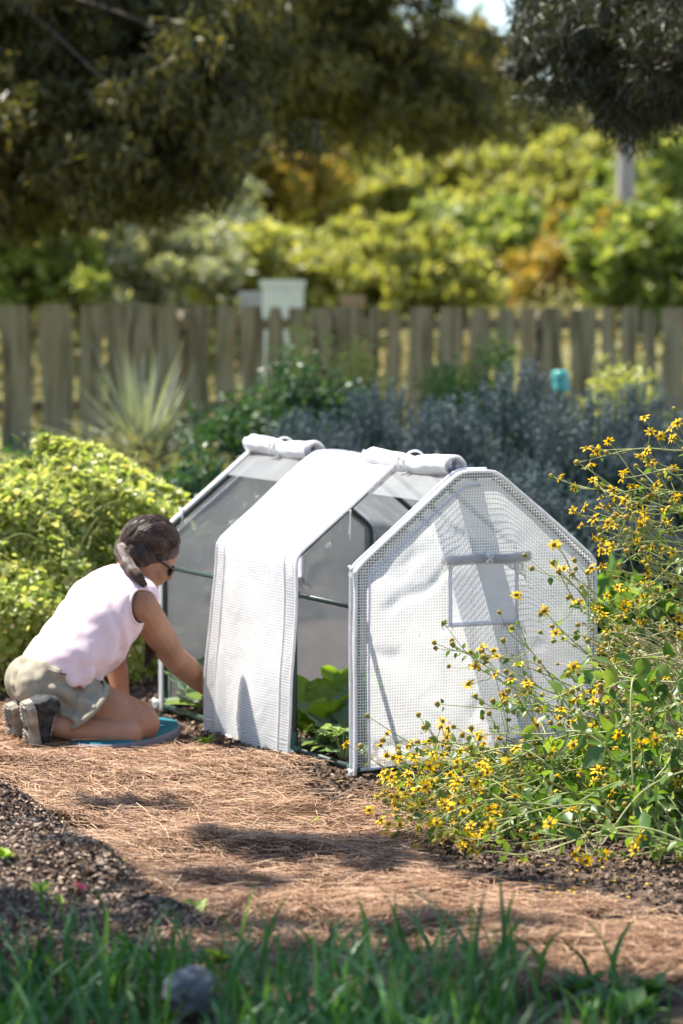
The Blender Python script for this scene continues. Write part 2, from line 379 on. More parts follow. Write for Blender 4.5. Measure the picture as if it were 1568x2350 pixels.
# crumbs of soil and bark chips
CH_V = np.array([(-.5, -.4, 0), (.5, -.3, .05), (.35, .5, 0), (-.4, .4, .08), (0, 0, .45)], float)
CH_F = np.array([(0, 1, 4), (1, 2, 4), (2, 3, 4), (3, 0, 4)])
def crumbs(name, P, size, cols, rgh=.9, flat=1.0):
    n = len(P)
    M = rots(R.normal(size=(n, 3)) * np.array([1, 1, .35]), np.array([0, 0, 1.0]) + 0)
    M = rots(R.normal(size=(n, 3)) * np.array([1, 1, .4]), None) if flat > .9 else M
    V, Fs = scat(P, M, size, CH_V, CH_F)
    o = put(name, V, Fs, leafmat(name, cols, 0, rgh, .1), smooth=False); tag(o, kind='stuff'); return o
n = 46000
cx = R.uniform(-1.5, .1, n); cyy = R.uniform(6.3, 9.3, n); k = pdist(cx, cyy, BED) > -.03 + R.normal(0, .03, n)
cx, cyy = cx[k], cyy[k]
crumbs('bark_chips', np.stack([cx, cyy, gz(cx, cyy) + .002], 1), np.abs(R.normal(.008, .004, len(cx))) + .003, [(.05, .034, .026), (.12, .085, .065), (.26, .19, .145), (.4, .31, .24), (.08, .056, .042)])
n = 42000
cx = R.uniform(-.75, 1.6, n); cyy = R.uniform(7.0, 12, n); d = pdist(cx, cyy, PATH)
k = (d < .03 + R.normal(0, .04, n)) & (np.abs(cx) < 1.2 * cyy / 9); cx, cyy = cx[k], cyy[k]
crumbs('soil_crumbs', np.stack([cx, cyy, gz(cx, cyy) + .002], 1), np.abs(R.normal(.007, .006, len(cx))) + .003, [(.04, .025, .018), (.09, .06, .043), (.17, .12, .088), (.26, .19, .14), (.06, .04, .03)])
n = 5000
cx = R.uniform(-2, -.4, n); cyy = R.uniform(10.6, 12.4, n)
k = (pdist(cx, cyy, PATH) < 0); cx, cyy = cx[k], cyy[k]
crumbs('clods', np.stack([cx, cyy, gz(cx, cyy) + .002], 1), np.abs(R.normal(.012, .012, len(cx))) + .004, [(.08, .055, .04), (.16, .11, .08), (.3, .22, .16)])

# leaf litter and twigs on the path
n = 190; lx = R.uniform(-1.4, 1.4, n * 3); ly = R.uniform(6.6, 10.6, n * 3); k = pdist(lx, ly, PATH) > -.15; lx, ly = lx[k][:n], ly[k][:n]; n = len(lx)
M = rots(np.stack([R.normal(size=n), R.normal(size=n), R.normal(0, .15, n)], 1), np.array([0, 0, 1.0])); V, Fs = scat(np.stack([lx, ly, gz(lx, ly) + .026], 1), M, R.uniform(.014, .036, n), OVATE_V, OVATE_F, R.uniform(.5, 1, n))
tag(put('leaf_litter', V, Fs, leafmat('dead_leaf', [(.1, .06, .035), (.24, .15, .08), (.4, .28, .15), (.3, .26, .1)], .1, .7, .2)), kind='stuff')
tv_, tf_ = [], []; k = 0
for i in range(70):
    p = np.array([R.uniform(-1.2, 1.2), R.uniform(6.7, 10.2), 0]); p[2] = float(gz(p[0], p[1])) + .022; a = R.uniform(0, PI); d = np.array([math.cos(a), math.sin(a), R.normal(0, .08)]) * R.uniform(.03, .09); V, Fs = tube(bez([p - d, p + R.normal(0, .006, 3), p + d], 6), R.uniform(.0012, .003), 5); tv_.append(V); tf_ += [tuple(j + k for j in f) for f in Fs]; k += len(V)
tag(put('twigs', np.concatenate(tv_), tf_, leafmat('twig_bark', [(.06, .04, .03), (.16, .11, .08), (.3, .24, .18)], 0, .8, .2)), kind='stuff')
# ------------------------------------------------------------------ mini greenhouse
A = gnd(818, 1780); ga = rad(24.7)
LX = np.array([-math.sin(ga), math.cos(ga), 0]); WX = np.array([math.cos(ga), math.sin(ga), 0]); UZ = np.array([0, 0, 1.0])
GW, GL = .861, 1.70
def G(w, s, z):
    w, s, z = np.broadcast_arrays(np.asarray(w, float), np.asarray(s, float), np.asarray(z, float))
    return A + w[..., None] * WX + s[..., None] * LX + z[..., None] * UZ
_k = np.array([(0, 0), (0, .655), (.338, .930), (.372, .953), (.489, .953), (.523, .930), (GW, .655), (GW, 0)], float)
def _res(P, n):
    d = np.concatenate([[0], np.cumsum(np.linalg.norm(np.diff(P, axis=0), axis=1))]); t = np.linspace(0, d[-1], n)
    return np.stack([np.interp(t, d, P[:, 0]), np.interp(t, d, P[:, 1])], 1)
_p = _res(_k, 400)
for _ in range(9):
    q = _p.copy(); q[1:-1] = (_p[:-2] + _p[1:-1] * 2 + _p[2:]) / 4; _p = q
PRO = _res(_p, 161); PLEN = np.linalg.norm(np.diff(_p, axis=0), axis=1).sum()
_t = np.gradient(PRO, axis=0); _t /= np.linalg.norm(_t, axis=1, keepdims=True)
PNO = np.stack([-_t[:, 1], _t[:, 0]], 1)            # outward
ARC = np.linspace(0, PLEN, 161)
_h = np.argsort(PRO[:81, 0]); 
def top(w): return np.interp(w, PRO[2:-2, 0] + np.linspace(0, 1e-6, 157), PRO[2:-2, 1])
def prow(i, off): return PRO[i] + PNO[i] * off

M_POLE = matnoise('dark_green_metal', [(.012, .028, .024), (.022, .045, .038)], 12, .38, .05, spec=.5)
M_CONN = plain('green_plastic', (.045, .12, .09), .45)
M_FILM = fabric('scrim_film', .0094, .33, .44, .75, .4, margin=.034, col=(.93, .93, .93), tcol=(.93, .93, .92), dirt=True)
M_FAR = fabric('scrim_film_far_shaded', .0094, .36, .46, .36, .04, col=(.78, .79, .8), tcol=(.26, .27, .28), margin=.034)  # white scrim greyed: shade and backlit dark threads are put into its colour
M_SIDE = fabric('scrim_film_side_shaded', .0094, .2, .36, .55, .3, col=(.8, .81, .82), tcol=(.3, .31, .32))  # same white scrim, unlit grey and backlit threads painted into the colours
M_STRIP = fabric('scrim_film_strip', .0094, .36, .8, .5, .35, horiz=1.25, col=(.92, .92, .93), tcol=(.92, .92, .92))
M_STRIP1 = fabric('scrim_film_single', .0094, .4, .35, .5, .35, col=(.92, .92, .93), tcol=(.92, .92, .92))
M_CLOTH = plain('white_webbing', (.88, .88, .9), .6, .35)
M_ROLL = fabric('rolled_film', .0094, .3, .97, .3, .2, col=(.86, .86, .87))
M_SCREEN = fabric('insect_screen', .0032, .22, .6, .75, .4, col=(.9, .91, .95), tcol=(.9, .9, .95))
M_PIPE = plain('lilac_white_binding', (.84, .83, .92), .6, .35)

gh = thing('greenhouse', 'white mesh covered mini greenhouse with its side doors rolled up on the ridge', 'greenhouse', A)
def hoop(s):
    idx = np.arange(0, 161, 2)
    P = np.array([prow(i, -.012) for i in idx]); return G(P[:, 0], s, P[:, 1])
for s in (.014, .51, .85, 1.075, GL - .014):
    V, Fs = tube(hoop(s), .0092, 8); put('hoop_pole', V, Fs, M_POLE, gh)
def bar(name, a, b, r=.009, m=M_POLE, k=8):
    V, Fs = tube(np.array([a, a * .5 + b * .5, b]), r, k); return put(name, V, Fs, m, gh)
for w in (.012, GW - .012):
    bar('side_rail', G(w, .014, .532), G(w, GL - .014, .532), .0088)
    bar('base_rail', G(w, -.01, .016), G(w, GL + .01, .016), .0115)
bar('ridge_rail', G(.43, .014, .934), G(.43, GL - .014, .934), .009)
for s in (.0, GL): bar('base_rail', G(0, s, .015), G(GW, s, .015), .011)
for w in (.012, GW - .012):
    for s in (.014, .51, 1.075, GL - .014):
        sg = 1 if s < .1 else -1
        c = MB(); V, Fs = tube(G(w, s, np.array([0.0, .03, .075])), .0125, 9); c.add(V, Fs); c2 = MB()
        for e in ((-1, 1) if .1 < s < 1.6 else (sg,)):
            V, Fs = tube(G(w, s + e * np.array([0, .03, .055]), .016), .0145, 9); c.add(V, Fs)
            V, Fs = tube(G(w, s + e * np.array([.004, .02, .034]), .532), .0118, 9); c2.add(V, Fs)
        c.build('connector', [M_CONN], gh); c2.build('connector', [M_CONN], gh)

# right-hand wall and roof, one sheet from the ridge to the ground
def fold(u, v, s): return vn(u, v, 2.3, s) * .03 + vn(u * .6 + v * .8, v * .5 - u * .7, 6, s + 3) * .009
ii = np.arange(66, 161); sg = np.linspace(.0, GL, 70)
I, Sg = np.meshgrid(ii, sg, indexing='ij')
off = .002 + fold(Sg, ARC[I], 11) * np.sin(PI * np.clip((ARC[I] - ARC[72]) / (ARC[160] - ARC[72]), 0, 1))
Pw = PRO[I] + PNO[I] * off[..., None]
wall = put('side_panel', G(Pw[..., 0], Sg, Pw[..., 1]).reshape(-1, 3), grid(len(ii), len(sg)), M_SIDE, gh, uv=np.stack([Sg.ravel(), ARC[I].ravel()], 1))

# end panels
WIN = (.3256, .572, .466, .655)
def end_panel(s, sgn, seed, M_FILM=M_FILM):
    wl = np.unique(np.concatenate([np.linspace(.001, GW - .001, 60), [WIN[0], WIN[1]]])); tl = np.linspace(0, 1, 64)
    Wg, Tg = np.meshgrid(wl, tl, indexing='ij'); Zg = .012 + Tg * (top(Wg) - .012)
    # snap two rows to the window edges
    for zz in WIN[2:]:
        j = np.argmin(np.abs(Zg[len(wl) // 2] - zz)); inside = (Wg[:, j] > WIN[0] - .03) & (Wg[:, j] < WIN[1] + .03); Zg[inside, j] = zz
    edge = np.minimum(np.minimum(Wg, GW - Wg), top(Wg) - Zg)
    cr_ = (.05 - np.abs(vn(Wg * .8 + Zg, Zg - Wg * .5, 5, seed + 5))) * .07 + (.05 - np.abs(vn(Wg - Zg * .6, Zg + Wg * .4, 8, seed + 6))) * .04
    bul = (fold(Wg, Zg, seed) * .7 + np.maximum(cr_, -.006)) * sstep(0, .12, edge) + .006 * np.sin(Wg * 19 + 3 * Zg) * sstep(.5, .0, Zg) * sstep(0, .05, Wg)
    inw = (Wg > WIN[0] - .01) & (Wg < WIN[1] + .01) & (Zg > WIN[2] - .01) & (Zg < WIN[3] + .01)
    P = G(Wg, s - sgn * (.006 + bul), Zg)
    fs = grid(len(wl), len(tl)); cw = Wg.ravel()[fs].mean(1); cz = Zg.ravel()[fs].mean(1)
    hole = (cw > WIN[0]) & (cw < WIN[1]) & (cz > WIN[2]) & (cz < WIN[3])
    p = put('end_panel', P.reshape(-1, 3), fs[~hole], M_FILM, gh, uv=np.stack([Wg.ravel(), Zg.ravel()], 1))
    at_ = p.data.attributes.new('edge', 'FLOAT', 'POINT'); at_.data.foreach_set('value', edge.ravel().astype(np.float32))
    put('window_screen', P.reshape(-1, 3), fs[hole], M_SCREEN, p, uv=np.stack([Wg.ravel(), Zg.ravel()], 1))
    def sf(w, z, o=.010):
        i = np.argmin(np.abs(wl - w)); j = np.argmin(np.abs(Zg[i] - z)); return G(w, s - sgn * (o + bul[i, j]), z)
    fr = MB()
    a, b_, c, d = WIN
    for (w0, z0, w1, z1) in ((a, c, b_, c), (a, c, a, d), (b_, c, b_, d)):
        ts = np.linspace(0, 1, 14)
        hv = np.array([0, 0, .0075]) if z0 == z1 else WX * .0065
        L0 = [sf(w0 + (w1 - w0) * t, z0 + (z1 - z0) * t, .009) for t in ts]
        V = np.array([q + hv * e for q in L0 for e in (-1, 1)])
        V = np.vstack([V, V + LX * sgn * .003]); n2 = len(ts) * 2
        Fs = []
        for i in range(len(ts) - 1):
            o2 = i * 2; Fs += [(o2, o2 + 1, o2 + 3, o2 + 2), (n2 + o2, n2 + o2 + 2, n2 + o2 + 3, n2 + o2 + 1), (o2, o2 + 2, n2 + o2 + 2, n2 + o2), (o2 + 1, n2 + o2 + 1, n2 + o2 + 3, o2 + 3)]
        fr.add(V, Fs)
    fr.build('window_binding', [M_PIPE], p)
    # rolled window flap
    V, uvv, Fs = roll(G(.292, s - sgn * .03, .676), G(.60, s - sgn * .03, .684), .0185, .009, 2.2, 5)
    put('window_flap', V, Fs, M_ROLLG, p, uv=uvv)
    t_ = MB()
    V, Fs = ring(G(.445, s - sgn * .03, .68), WX, .0205, .0035); t_.add(V, Fs)
    for dx, dz in ((-.012, -.012), (.010, -.016), (-.010, .012), (.012, .010)):
        V, Fs = tube(bez([G(.445, s - sgn * .051, .678), G(.445 + dx * .6, s - sgn * .058, .678 + dz * .4), G(.445 + dx, s - sgn * .052, .678 + dz)], 6), .0035, 5); t_.add(V, Fs)
    t_.build('tie', [M_CLOTH], p)
    # piping along the outer edge and the zip seam inside it
    pp = MB()
    P = np.array([prow(i, .003) for i in range(0, 161, 2)]); wob = vn(np.arange(81) * .13, np.zeros(81), 1, seed) * .006
    V, Fs = tube(G(P[:, 0] + wob, s - sgn * .004, P[:, 1] + wob * .5), .0052, 6); pp.add(V, Fs)
    pp.build('piping', [M_CLOTH], p)
    zp = MB()
    for lo, hi in ((0, 82), (82, 161)):
        idx = np.arange(lo, hi, 2); Q = np.array([prow(i, -.043) for i in idx]); wv = vn(idx * .11, idx * 0, 1, seed + 2) * .008
        Q[:, 0] += wv; Q[:, 1] = np.maximum(Q[:, 1], .014)
        Pz = np.array([sf(q[0], q[1], .0085) for q in Q])
        if lo == 0:
            zp.add(*tube(Pz, .0042, 5))
    V, Fs = tube(np.array([sf(w, .02, .009) for w in np.linspace(.01, GW - .01, 30)]), .006, 5); zp.add(V, Fs)
    zp.build('zip_seam', [M_PIPE], p)
    return p
def roll(a, b, r1, r0, turns, seed, nl=26):
    a = np.asarray(a, float); b = np.asarray(b, float); ax = b - a; ln = np.linalg.norm(ax); ax = ax / ln
    x = unit(np.cross(ax, UZ)); y = np.cross(ax, x)
    na = int(turns * 18); th = np.linspace(0, turns * 2 * PI, na); rr = np.linspace(r0, r1, na)
    ts = np.linspace(0, 1, nl); V = []; U = []
    for k, t in enumerate(ts):
        sag = -.006 * math.sin(PI * t) + .003 * math.sin(7 * t + seed)
        sc_ = 1 + .10 * math.sin(5.3 * t + seed) * .5 - .12 * 1.6 * math.exp(-((t - .5) / .06) ** 2)
        jit = .006 * math.sin(seed * 3 + 2.0 * t)
        for q in range(na):
            e = 0
            if k in (0, nl - 1): e = (.004 * math.sin(th[q] * .7 + seed)) * (1 if k else -1)
            p = a + ax * (ln * t + e) + (x * math.cos(th[q]) + y * math.sin(th[q]) * .93) * rr[q] * sc_ * (1 + .05 * math.sin(th[q] * 2 + t * 6 + seed) + .035 * math.sin(th[q] * 5 - t * 17 + seed) + .02 * math.sin(t * 40 + th[q])) + UZ * (sag + jit * .3)
            V.append(p); U.append((ln * t, th[q] * r1))
    return np.array(V), np.array(U), grid(nl, na)
def ring(c, axis, r, t, n=18):
    axis = unit(axis); x = unit(np.cross(axis, UZ)); y = np.cross(axis, x)
    th = np.linspace(0, 2 * PI, n + 1); return tube(np.array([c + (x * math.cos(q) + y * math.sin(q)) * r for q in th]), t, 6, False)
M_ROLLG = fabric('rolled_window_film', .0094, .3, .5, .85, .5, col=(.9, .9, .94), tcol=(.55, .55, .57))
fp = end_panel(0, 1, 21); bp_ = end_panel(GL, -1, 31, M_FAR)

# door edges: strips of cover along the first and last hoop on the open side
for s0, s1, nm in ((.0, .03, 'edge_strip'), (GL - .032, GL, 'edge_strip')):
    ii = np.arange(0, 84); sg = np.linspace(s0, s1, 4); I, Sg = np.meshgrid(ii, sg, indexing='ij')
    wb = vn(I * .07, I * 0, 1, s0 * 5) * .008
    Pw = PRO[I] + PNO[I] * (.004 + np.abs(wb) * .6)[..., None]
    e = put(nm, G(Pw[..., 0], Sg + wb, Pw[..., 1]).reshape(-1, 3), grid(len(ii), 4), M_STRIP, gh, uv=np.stack([Sg.ravel(), ARC[I].ravel()], 1))
    sb = s1 if s0 < .5 else s0
    P = np.array([PRO[i] + PNO[i] * .008 for i in ii]); V, Fs = tube(G(P[:, 0], sb + vn(ii * .07, ii * 0, 1, s0 * 5) * .008, P[:, 1]), .0048, 6); put('binding', V, Fs, M_CLOTH, e)

# middle strip hanging over the open side
def strip(name, s0, s1, off, m, parent, seed, n=40, tr=True):
    ii = np.arange(86, -1, -1); sg = np.linspace(s0, s1, n); I, Sg = np.meshgrid(ii, sg, indexing='ij')
    q = ARC[86] - ARC[I]; zz = PRO[I][..., 1]
    low = sstep(.62, 0, zz); x = (Sg - s0) / (s1 - s0)
    o_ = off + .006 * sstep(0, .1, q) + fold(Sg, q, seed) * .8 * sstep(.1, .5, q) + low * (.030 + .012 * np.sin(x * 9 + seed) + .02 * (x - .5) ** 2)
    sway = low * (.018 * (x - .5)) + .008 * np.sin(q * 8) * low
    Pw = PRO[I] + PNO[I] * o_[..., None]
    zb = Pw[..., 1] - (zz < .05) * (.008 * np.sin(x * 14) + .004)
    P = G(Pw[..., 0], Sg - sway * 0 + .006 * np.sin(q * 6 + x), np.maximum(zb, -.012 + .01 * np.sin(x * 23)))
    return P, put(name, P.reshape(-1, 3), grid(len(ii), n), m, parent, uv=np.stack([Sg.ravel(), q.ravel()], 1))
P, st = strip('centre_strip', .43, 1.115, .012, M_STRIP1, gh, 4)
_, lin = strip('lining', .50, 1.035, .0065, M_STRIP, st, 4)
tr = MB()
for col in (0, 39, 5, 35):
    V, Fs = tube(P[:, col], .0055 if col in (0, 39) else .0042, 6); tr.add(V, Fs)
tr.add(*tube(P[-1, :], .0045, 6))
tr.build('binding', [M_CLOTH], st)
# ridge cap where the cover is whole
# rolled doors with their ties
def door(s0, s1, seed):
    a = G(.372, s0, .972); b = G(.372, s1, .972)
    V, uvv, Fs = roll(a, b, .041, .008, 4.6, seed, 34)
    r = put('rolled_door', V, Fs, M_ROLL, gh, uv=uvv)
    c = a * .52 + b * .48; t_ = MB()
    V, Fs = ring(c - UZ * .004, LX, .039, .0038); t_.add(V, Fs)
    k = c - WX * .041 + UZ * .004
    for ds, dz, dw in ((.03, -.028, -.01), (-.022, -.03, -.012), (.03, .014, -.012), (-.028, .012, -.012)):
        V, Fs = tube(bez([k, k + LX * ds * .7 + UZ * (dz * .2 + .01) + WX * dw, k + LX * ds + UZ * dz + WX * dw * .5], 8), .0042, 6); t_.add(V, Fs)
    t_.build('tie_cord', [M_CLOTH], r)
door(.045, .665, 1); door(1.15, 1.70, 2)
# loose ties: on the far hoop, at the eaves and at the feet
def bow(c, sc_=1.0, hang=.05, name='tie_cord'):
    t_ = MB()
    V, Fs = ellipsoid(c, (.008 * sc_,) * 3, None, 8, 6); t_.add(V, Fs)
    for dx, dz in ((-.018, .004), (.016, .006), (-.006, -hang), (.010, -hang * .8)):
        V, Fs = tube(bez([c, c + LX * dx * .6 * sc_ + UZ * (dz * .5 + .006), c + LX * dx * sc_ + UZ * dz - WX * .004], 8), .0045 * sc_, 6); t_.add(V, Fs)
    return t_.build(name, [M_CLOTH], gh)
i = 52
bow(G(PRO[i][0] - .012, GL - .014, PRO[i][1]), 1.2, .05)
bow(G(-.012, .01, .655), .9, .03)
bow(G(-.02, .0, .01), .9, .012); bow(G(-.02, .46, .01), .8, .012); bow(G(-.02, GL, .03), 1.3, .02)
bow(G(.2, .455, .80) - WX * .01, .5, .09)
# ------------------------------------------------------------------ person kneeling at the open side
PHI = rad(30)
fw = np.array([math.cos(PHI), math.sin(PHI), 0]); lf = np.array([-math.sin(PHI), math.cos(PHI), 0])
def capsule(p0, r0, p1, r1, k=14, n=6):
    """tapered round-ended limb"""
    p0 = np.asarray(p0, float); p1 = np.asarray(p1, float); ax = unit(p1 - p0); P = []; r = []
    for t in np.linspace(-PI / 2, 0, 6)[:-1]: P.append(p0 + ax * math.sin(t) * r0); r.append(max(1e-4, math.cos(t) * r0))
    for t in np.linspace(0, 1, n): P.append(p0 + (p1 - p0) * t); r.append(r0 + (r1 - r0) * t)
    for t in np.linspace(0, PI / 2, 6)[1:]: P.append(p1 + ax * math.sin(t) * r1); r.append(max(1e-4, math.cos(t) * r1))
    return tube(np.array(P), np.array(r), k)
def loft(rings, k=28, cap=True):
    """rings: (centre, half-vector a, half-vector b)"""
    th = np.arange(k) * 2 * PI / k; V = []; Fs = []
    for c, a, b in rings:
        c, a, b = (np.asarray(q, float) for q in (c, a, b))
        V += [c + a * math.cos(t) + b * math.sin(t) for t in th]
    n = len(rings)
    for i in range(n - 1):
        for j in range(k):
            j2 = (j + 1) % k; Fs.append((i * k + j, i * k + j2, (i + 1) * k + j2, (i + 1) * k + j))
    Fs.append(tuple(range(k))[::-1]); Fs.append(tuple((n - 1) * k + j for j in range(k)))
    return V, Fs
def remesh(name, mb, mat, vox, parent, smooth_it=6, disp=None, cut=None, sm=.5):
    """union of the closed pieces as one continuous skin"""
    V = np.concatenate(mb.V); o0 = ORG[parent.name]
    me = mesh(name, V, mb.F); t = bpy.data.objects.new(name + '_tmp', me); COL.objects.link(t)
    md = t.modifiers.new('r', 'REMESH'); md.mode = 'VOXEL'; md.voxel_size = vox; md.adaptivity = 0
    ms = t.modifiers.new('s', 'SMOOTH'); ms.iterations = smooth_it; ms.factor = sm
    dg = bpy.context.evaluated_depsgraph_get(); ev = t.evaluated_get(dg); m2 = bpy.data.meshes.new_from_object(ev)
    bpy.data.objects.remove(t); bpy.data.meshes.remove(me)
    n = len(m2.vertices); P = np.zeros(n * 3); m2.vertices.foreach_get('co', P); P = P.reshape(-1, 3)
    if disp is not None:
        Nn = np.zeros(n * 3); m2.vertices.foreach_get('normal', Nn); P = P + disp(P, Nn.reshape(-1, 3))
    if cut is not None:
        keep = cut(P); fsr = [tuple(p.vertices) for p in m2.polygons]; fsr = [f for f in fsr if all(keep[i] for i in f)]
        us = np.unique(np.concatenate([np.array(f) for f in fsr])); rm_ = np.full(n, -1); rm_[us] = np.arange(len(us))
        P = P[us]; fsr = [tuple(rm_[list(f)]) for f in fsr]
    else: fsr = [tuple(p.vertices) for p in m2.polygons]
    bpy.data.meshes.remove(m2)
    return put(name, P, fsr, mat, parent)

M_SKIN = matnoise('skin', [(.31, .15, .085), (.41, .205, .12), (.47, .25, .155)], 9, .5, .08, 220, spec=.35, sss=.12, dist=.002)
M_SHIRT = matnoise('pale_pink_cotton', [(.82, .61, .65), (.86, .68, .71)], 60, .85, .25, 300, spec=.15, dist=.003)
M_SHORT = matnoise('khaki_cotton', [(.3, .262, .195), (.36, .318, .245)], 50, .9, .35, 350, spec=.12, dist=.003)
M_SHOE = matnoise('grey_shoe_mesh', [(.02, .021, .024), (.05, .052, .055), (.09, .088, .085)], 45, .8, .5, 160, spec=.2)
M_SOLE = matnoise('tan_rubber', [(.2, .18, .15), (.36, .32, .26), (.5, .45, .37)], 26, .9, .5, 90, spec=.15)  # mottled tan rubber, dull to pale
M_HAIR = matnoise('dark_brown_hair', [(.022, .011, .008), (.05, .027, .019), (.095, .053, .038)], 30, .48, .25, 80, stretch=(1, 1, 1), spec=.35, dist=.004)

pel = at(92, 1560, 10.22)
person = thing('person', 'woman in pale pink sleeveless top and khaki shorts kneeling and reaching into the greenhouse', 'person', (pel[0], pel[1], 0))
# joints
rhip = at(124, 1578, 10.17); lhip = at(92, 1568, 10.34)
rknee = at(318, 1661, 10.11); lknee = at(322, 1650, 10.36)
rank = at(116, 1663, 10.05); lank = at(62, 1652, 10.28)
rsh = at(322, 1388, 10.26); relb = at(398, 1508, 10.48); rwr = at(490, 1590, 10.84)
lsh = at(288, 1352, 10.52); lelb = at(262, 1500, 10.58); lwr = at(281, 1606, 10.52)
B = MB()
def cap(*a): V, Fs = capsule(*a); B.add(V, Fs)
def ell(c, r, ax=None): V, Fs = ellipsoid(c, r, ax); B.add(V, Fs)
# trunk (under the clothes)
tr_pts = [(110, 1545, 10.2), (150, 1495, 10.24), (215, 1432, 10.3), (265, 1372, 10.36), (300, 1328, 10.4)]
trp = [at(*q) for q in tr_pts]
tax = unit(trp[-1] - trp[0]); tdp = unit(np.cross(lf, tax))       # across the chest, front to back
for (p, a, b) in zip(trp, (.15, .13, .14, .145, .07), (.12, .10, .105, .10, .06)): pass
V, Fs = loft([(p, lf * a, tdp * b) for p, a, b in zip(trp, (.135, .125, .14, .15, .06), (.10, .095, .105, .095, .055))]); B.add(V, Fs)
# legs
cap(rhip, .080, rhip * .45 + rknee * .55, .081); cap(rhip * .45 + rknee * .55, .081, rknee, .060)
ell(rknee + fw * .012, (.062, .055, .060))
cap(lhip, .080, lhip * .45 + lknee * .55, .076); cap(lhip * .45 + lknee * .55, .076, lknee, .060)
for kn, an in ((rknee, rank), (lknee, lank)):
    kz = at(297, 1687, 10.06) if kn is rknee else kn + np.array([-.04, -.02, -.035])
    cv = at(212, 1681, 10.055) if kn is rknee else kz * .6 + an * .4
    cap(kz, .044, cv, .050); cap(cv, .050, an, .036)
# right arm
cap(rsh, .060, rsh * .55 + relb * .45, .055); cap(rsh * .55 + relb * .45, .055, relb, .044)
fm = relb * .65 + rwr * .35; cap(relb, .044, fm, .046); cap(fm, .046, rwr, .029)
# left arm
cap(lsh, .056, lsh * .5 + lelb * .5, .048); cap(lsh * .5 + lelb * .5, .048, lelb, .039); fm = lelb * .65 + lwr * .35; cap(lelb, .039, fm, .04); cap(fm, .04, lwr, .027)
def hand(wr, ax, palm_n, curl, sgn):
    """palm, four fingers of unequal length and a thumb"""
    ax = unit(ax); pn = unit(palm_n - ax * np.dot(palm_n, ax)); sd = np.cross(ax, pn) * sgn
    pc = wr + ax * .045
    V, Fs = loft([(wr, sd * .026, pn * .019), (wr + ax * .02, sd * .031, pn * .018), (wr + ax * .055, sd * .040, pn * .016), (wr + ax * .088, sd * .039, pn * .013), (wr + ax * .094, sd * .034, pn * .009)], 14); B.add(V, Fs)
    for k, (o, l) in enumerate(((.029, .068), (.010, .078), (-.010, .072), (-.028, .056))):
        p = wr + ax * (.088 - abs(o) * .15) + sd * o; d = ax + sd * o * 2.5; c = curl * (1 + .12 * k)
        for q, (f, r0, r1) in enumerate(((.45, .0088, .0080), (.32, .0080, .0072), (.23, .0072, .0058))):
            d = unit(unit(d) * math.cos(c) + pn * math.sin(c)); p2 = p + d * l * f; cap(p, r0, p2, r1); p = p2
    p = wr + ax * .028 + sd * .028; d = unit(ax * .6 + sd * .75 + pn * .25); p2 = p + d * .036; cap(p, .0125, p2, .010); d = unit(ax * .85 + sd * .25 + pn * .35); p3 = p2 + d * .03; cap(p2, .010, p3, .0085); cap(p3, .0085, p3 + unit(d + pn * .3) * .022, .0065)
hand(rwr, rwr - relb, -UZ - fw * .2, .35, 1)
hand(lwr, np.array([.30, .05, -.95]), -fw * .3 - lf * .2 - UZ * .1, .30, -1)
# neck and head
pit = rad(33); YH = rad(10); hw = np.array([math.cos(YH), math.sin(YH), 0]); hl = np.array([-math.sin(YH), math.cos(YH), 0]); hf = hw * math.cos(pit) - UZ * math.sin(pit); hu = hw * math.sin(pit) + UZ * math.cos(pit)
HC = at(346, 1266, 10.42); HA = np.array([hf, hl, hu])
def hp(f, l, u): return HC + hf * f + hl * l + hu * u
cap(trp[-1] - tax * .02, .062, hp(-.025, 0, -.075), .054)
ell(HC, (.094, .073, .104), HA)
ell(hp(.030, 0, -.045), (.062, .058, .078), HA); ell(hp(.052, 0, -.088), (.034, .036, .026), HA)      # jaw, chin
ell(hp(.072, 0, -.006), (.024, .050, .020), HA)                                                       # brow
for s in (-1, 1):
    ell(hp(.062, .034 * s, -.040), (.028, .026, .028), HA)                                            # cheek
    ell(hp(.004, .073 * s, -.030), (.016, .006, .026), HA)                                            # ear
V, Fs = loft([(hp(.090, 0, -.004), hl * .007, hu * .006), (hp(.098, 0, -.022), hl * .009, hu * .01), (hp(.108, 0, -.038), hl * .014, hu * .011), (hp(.100, 0, -.048), hl * .014, hu * .006), (hp(.085, 0, -.05), hl * .008, hu * .004)], 12); B.add(V, Fs)
cap(hp(.085, 0, -.01), .011, hp(.100, 0, -.038), .0125); ell(hp(.101, 0, -.041), (.013, .015, .010), HA)
ell(hp(.084, 0, -.064), (.014, .023, .0065), HA); ell(hp(.081, 0, -.074), (.014, .020, .0075), HA)     # lips
body = remesh('body', B, M_SKIN, .0048, person, 5)

# shirt
C = MB()
def station(p_back, p_front, Y, wl, shrink=.86):
    pb = at(*p_back, Y); pf = at(*p_front, Y); c = (pb + pf) / 2; d = (pf - pb) / 2
    h = d[0] * fw / math.cos(PHI) ; dv = h * 1.0 + UZ * d[2]; ln = np.linalg.norm(dv); return (c, lf * wl, dv * shrink)
st_ = [station((58, 1520), (200, 1598), 10.19, .158, .86), station((60, 1496), (224, 1574), 10.2, .160, .86), station((80, 1455), (262, 1540), 10.22, .156, .84), station((115, 1414), (292, 1508), 10.26, .155, .84), station((145, 1369), (326, 1450), 10.30, .162, .83),
       station((180, 1330), (342, 1398), 10.35, .172, .82), station((212, 1306), (350, 1370), 10.38, .160, .80), station((240, 1293), (352, 1354), 10.40, .125, .80), station((262, 1288), (350, 1342), 10.41, .078, .86)]
V, Fs = loft(st_, 36); C.add(V, Fs)
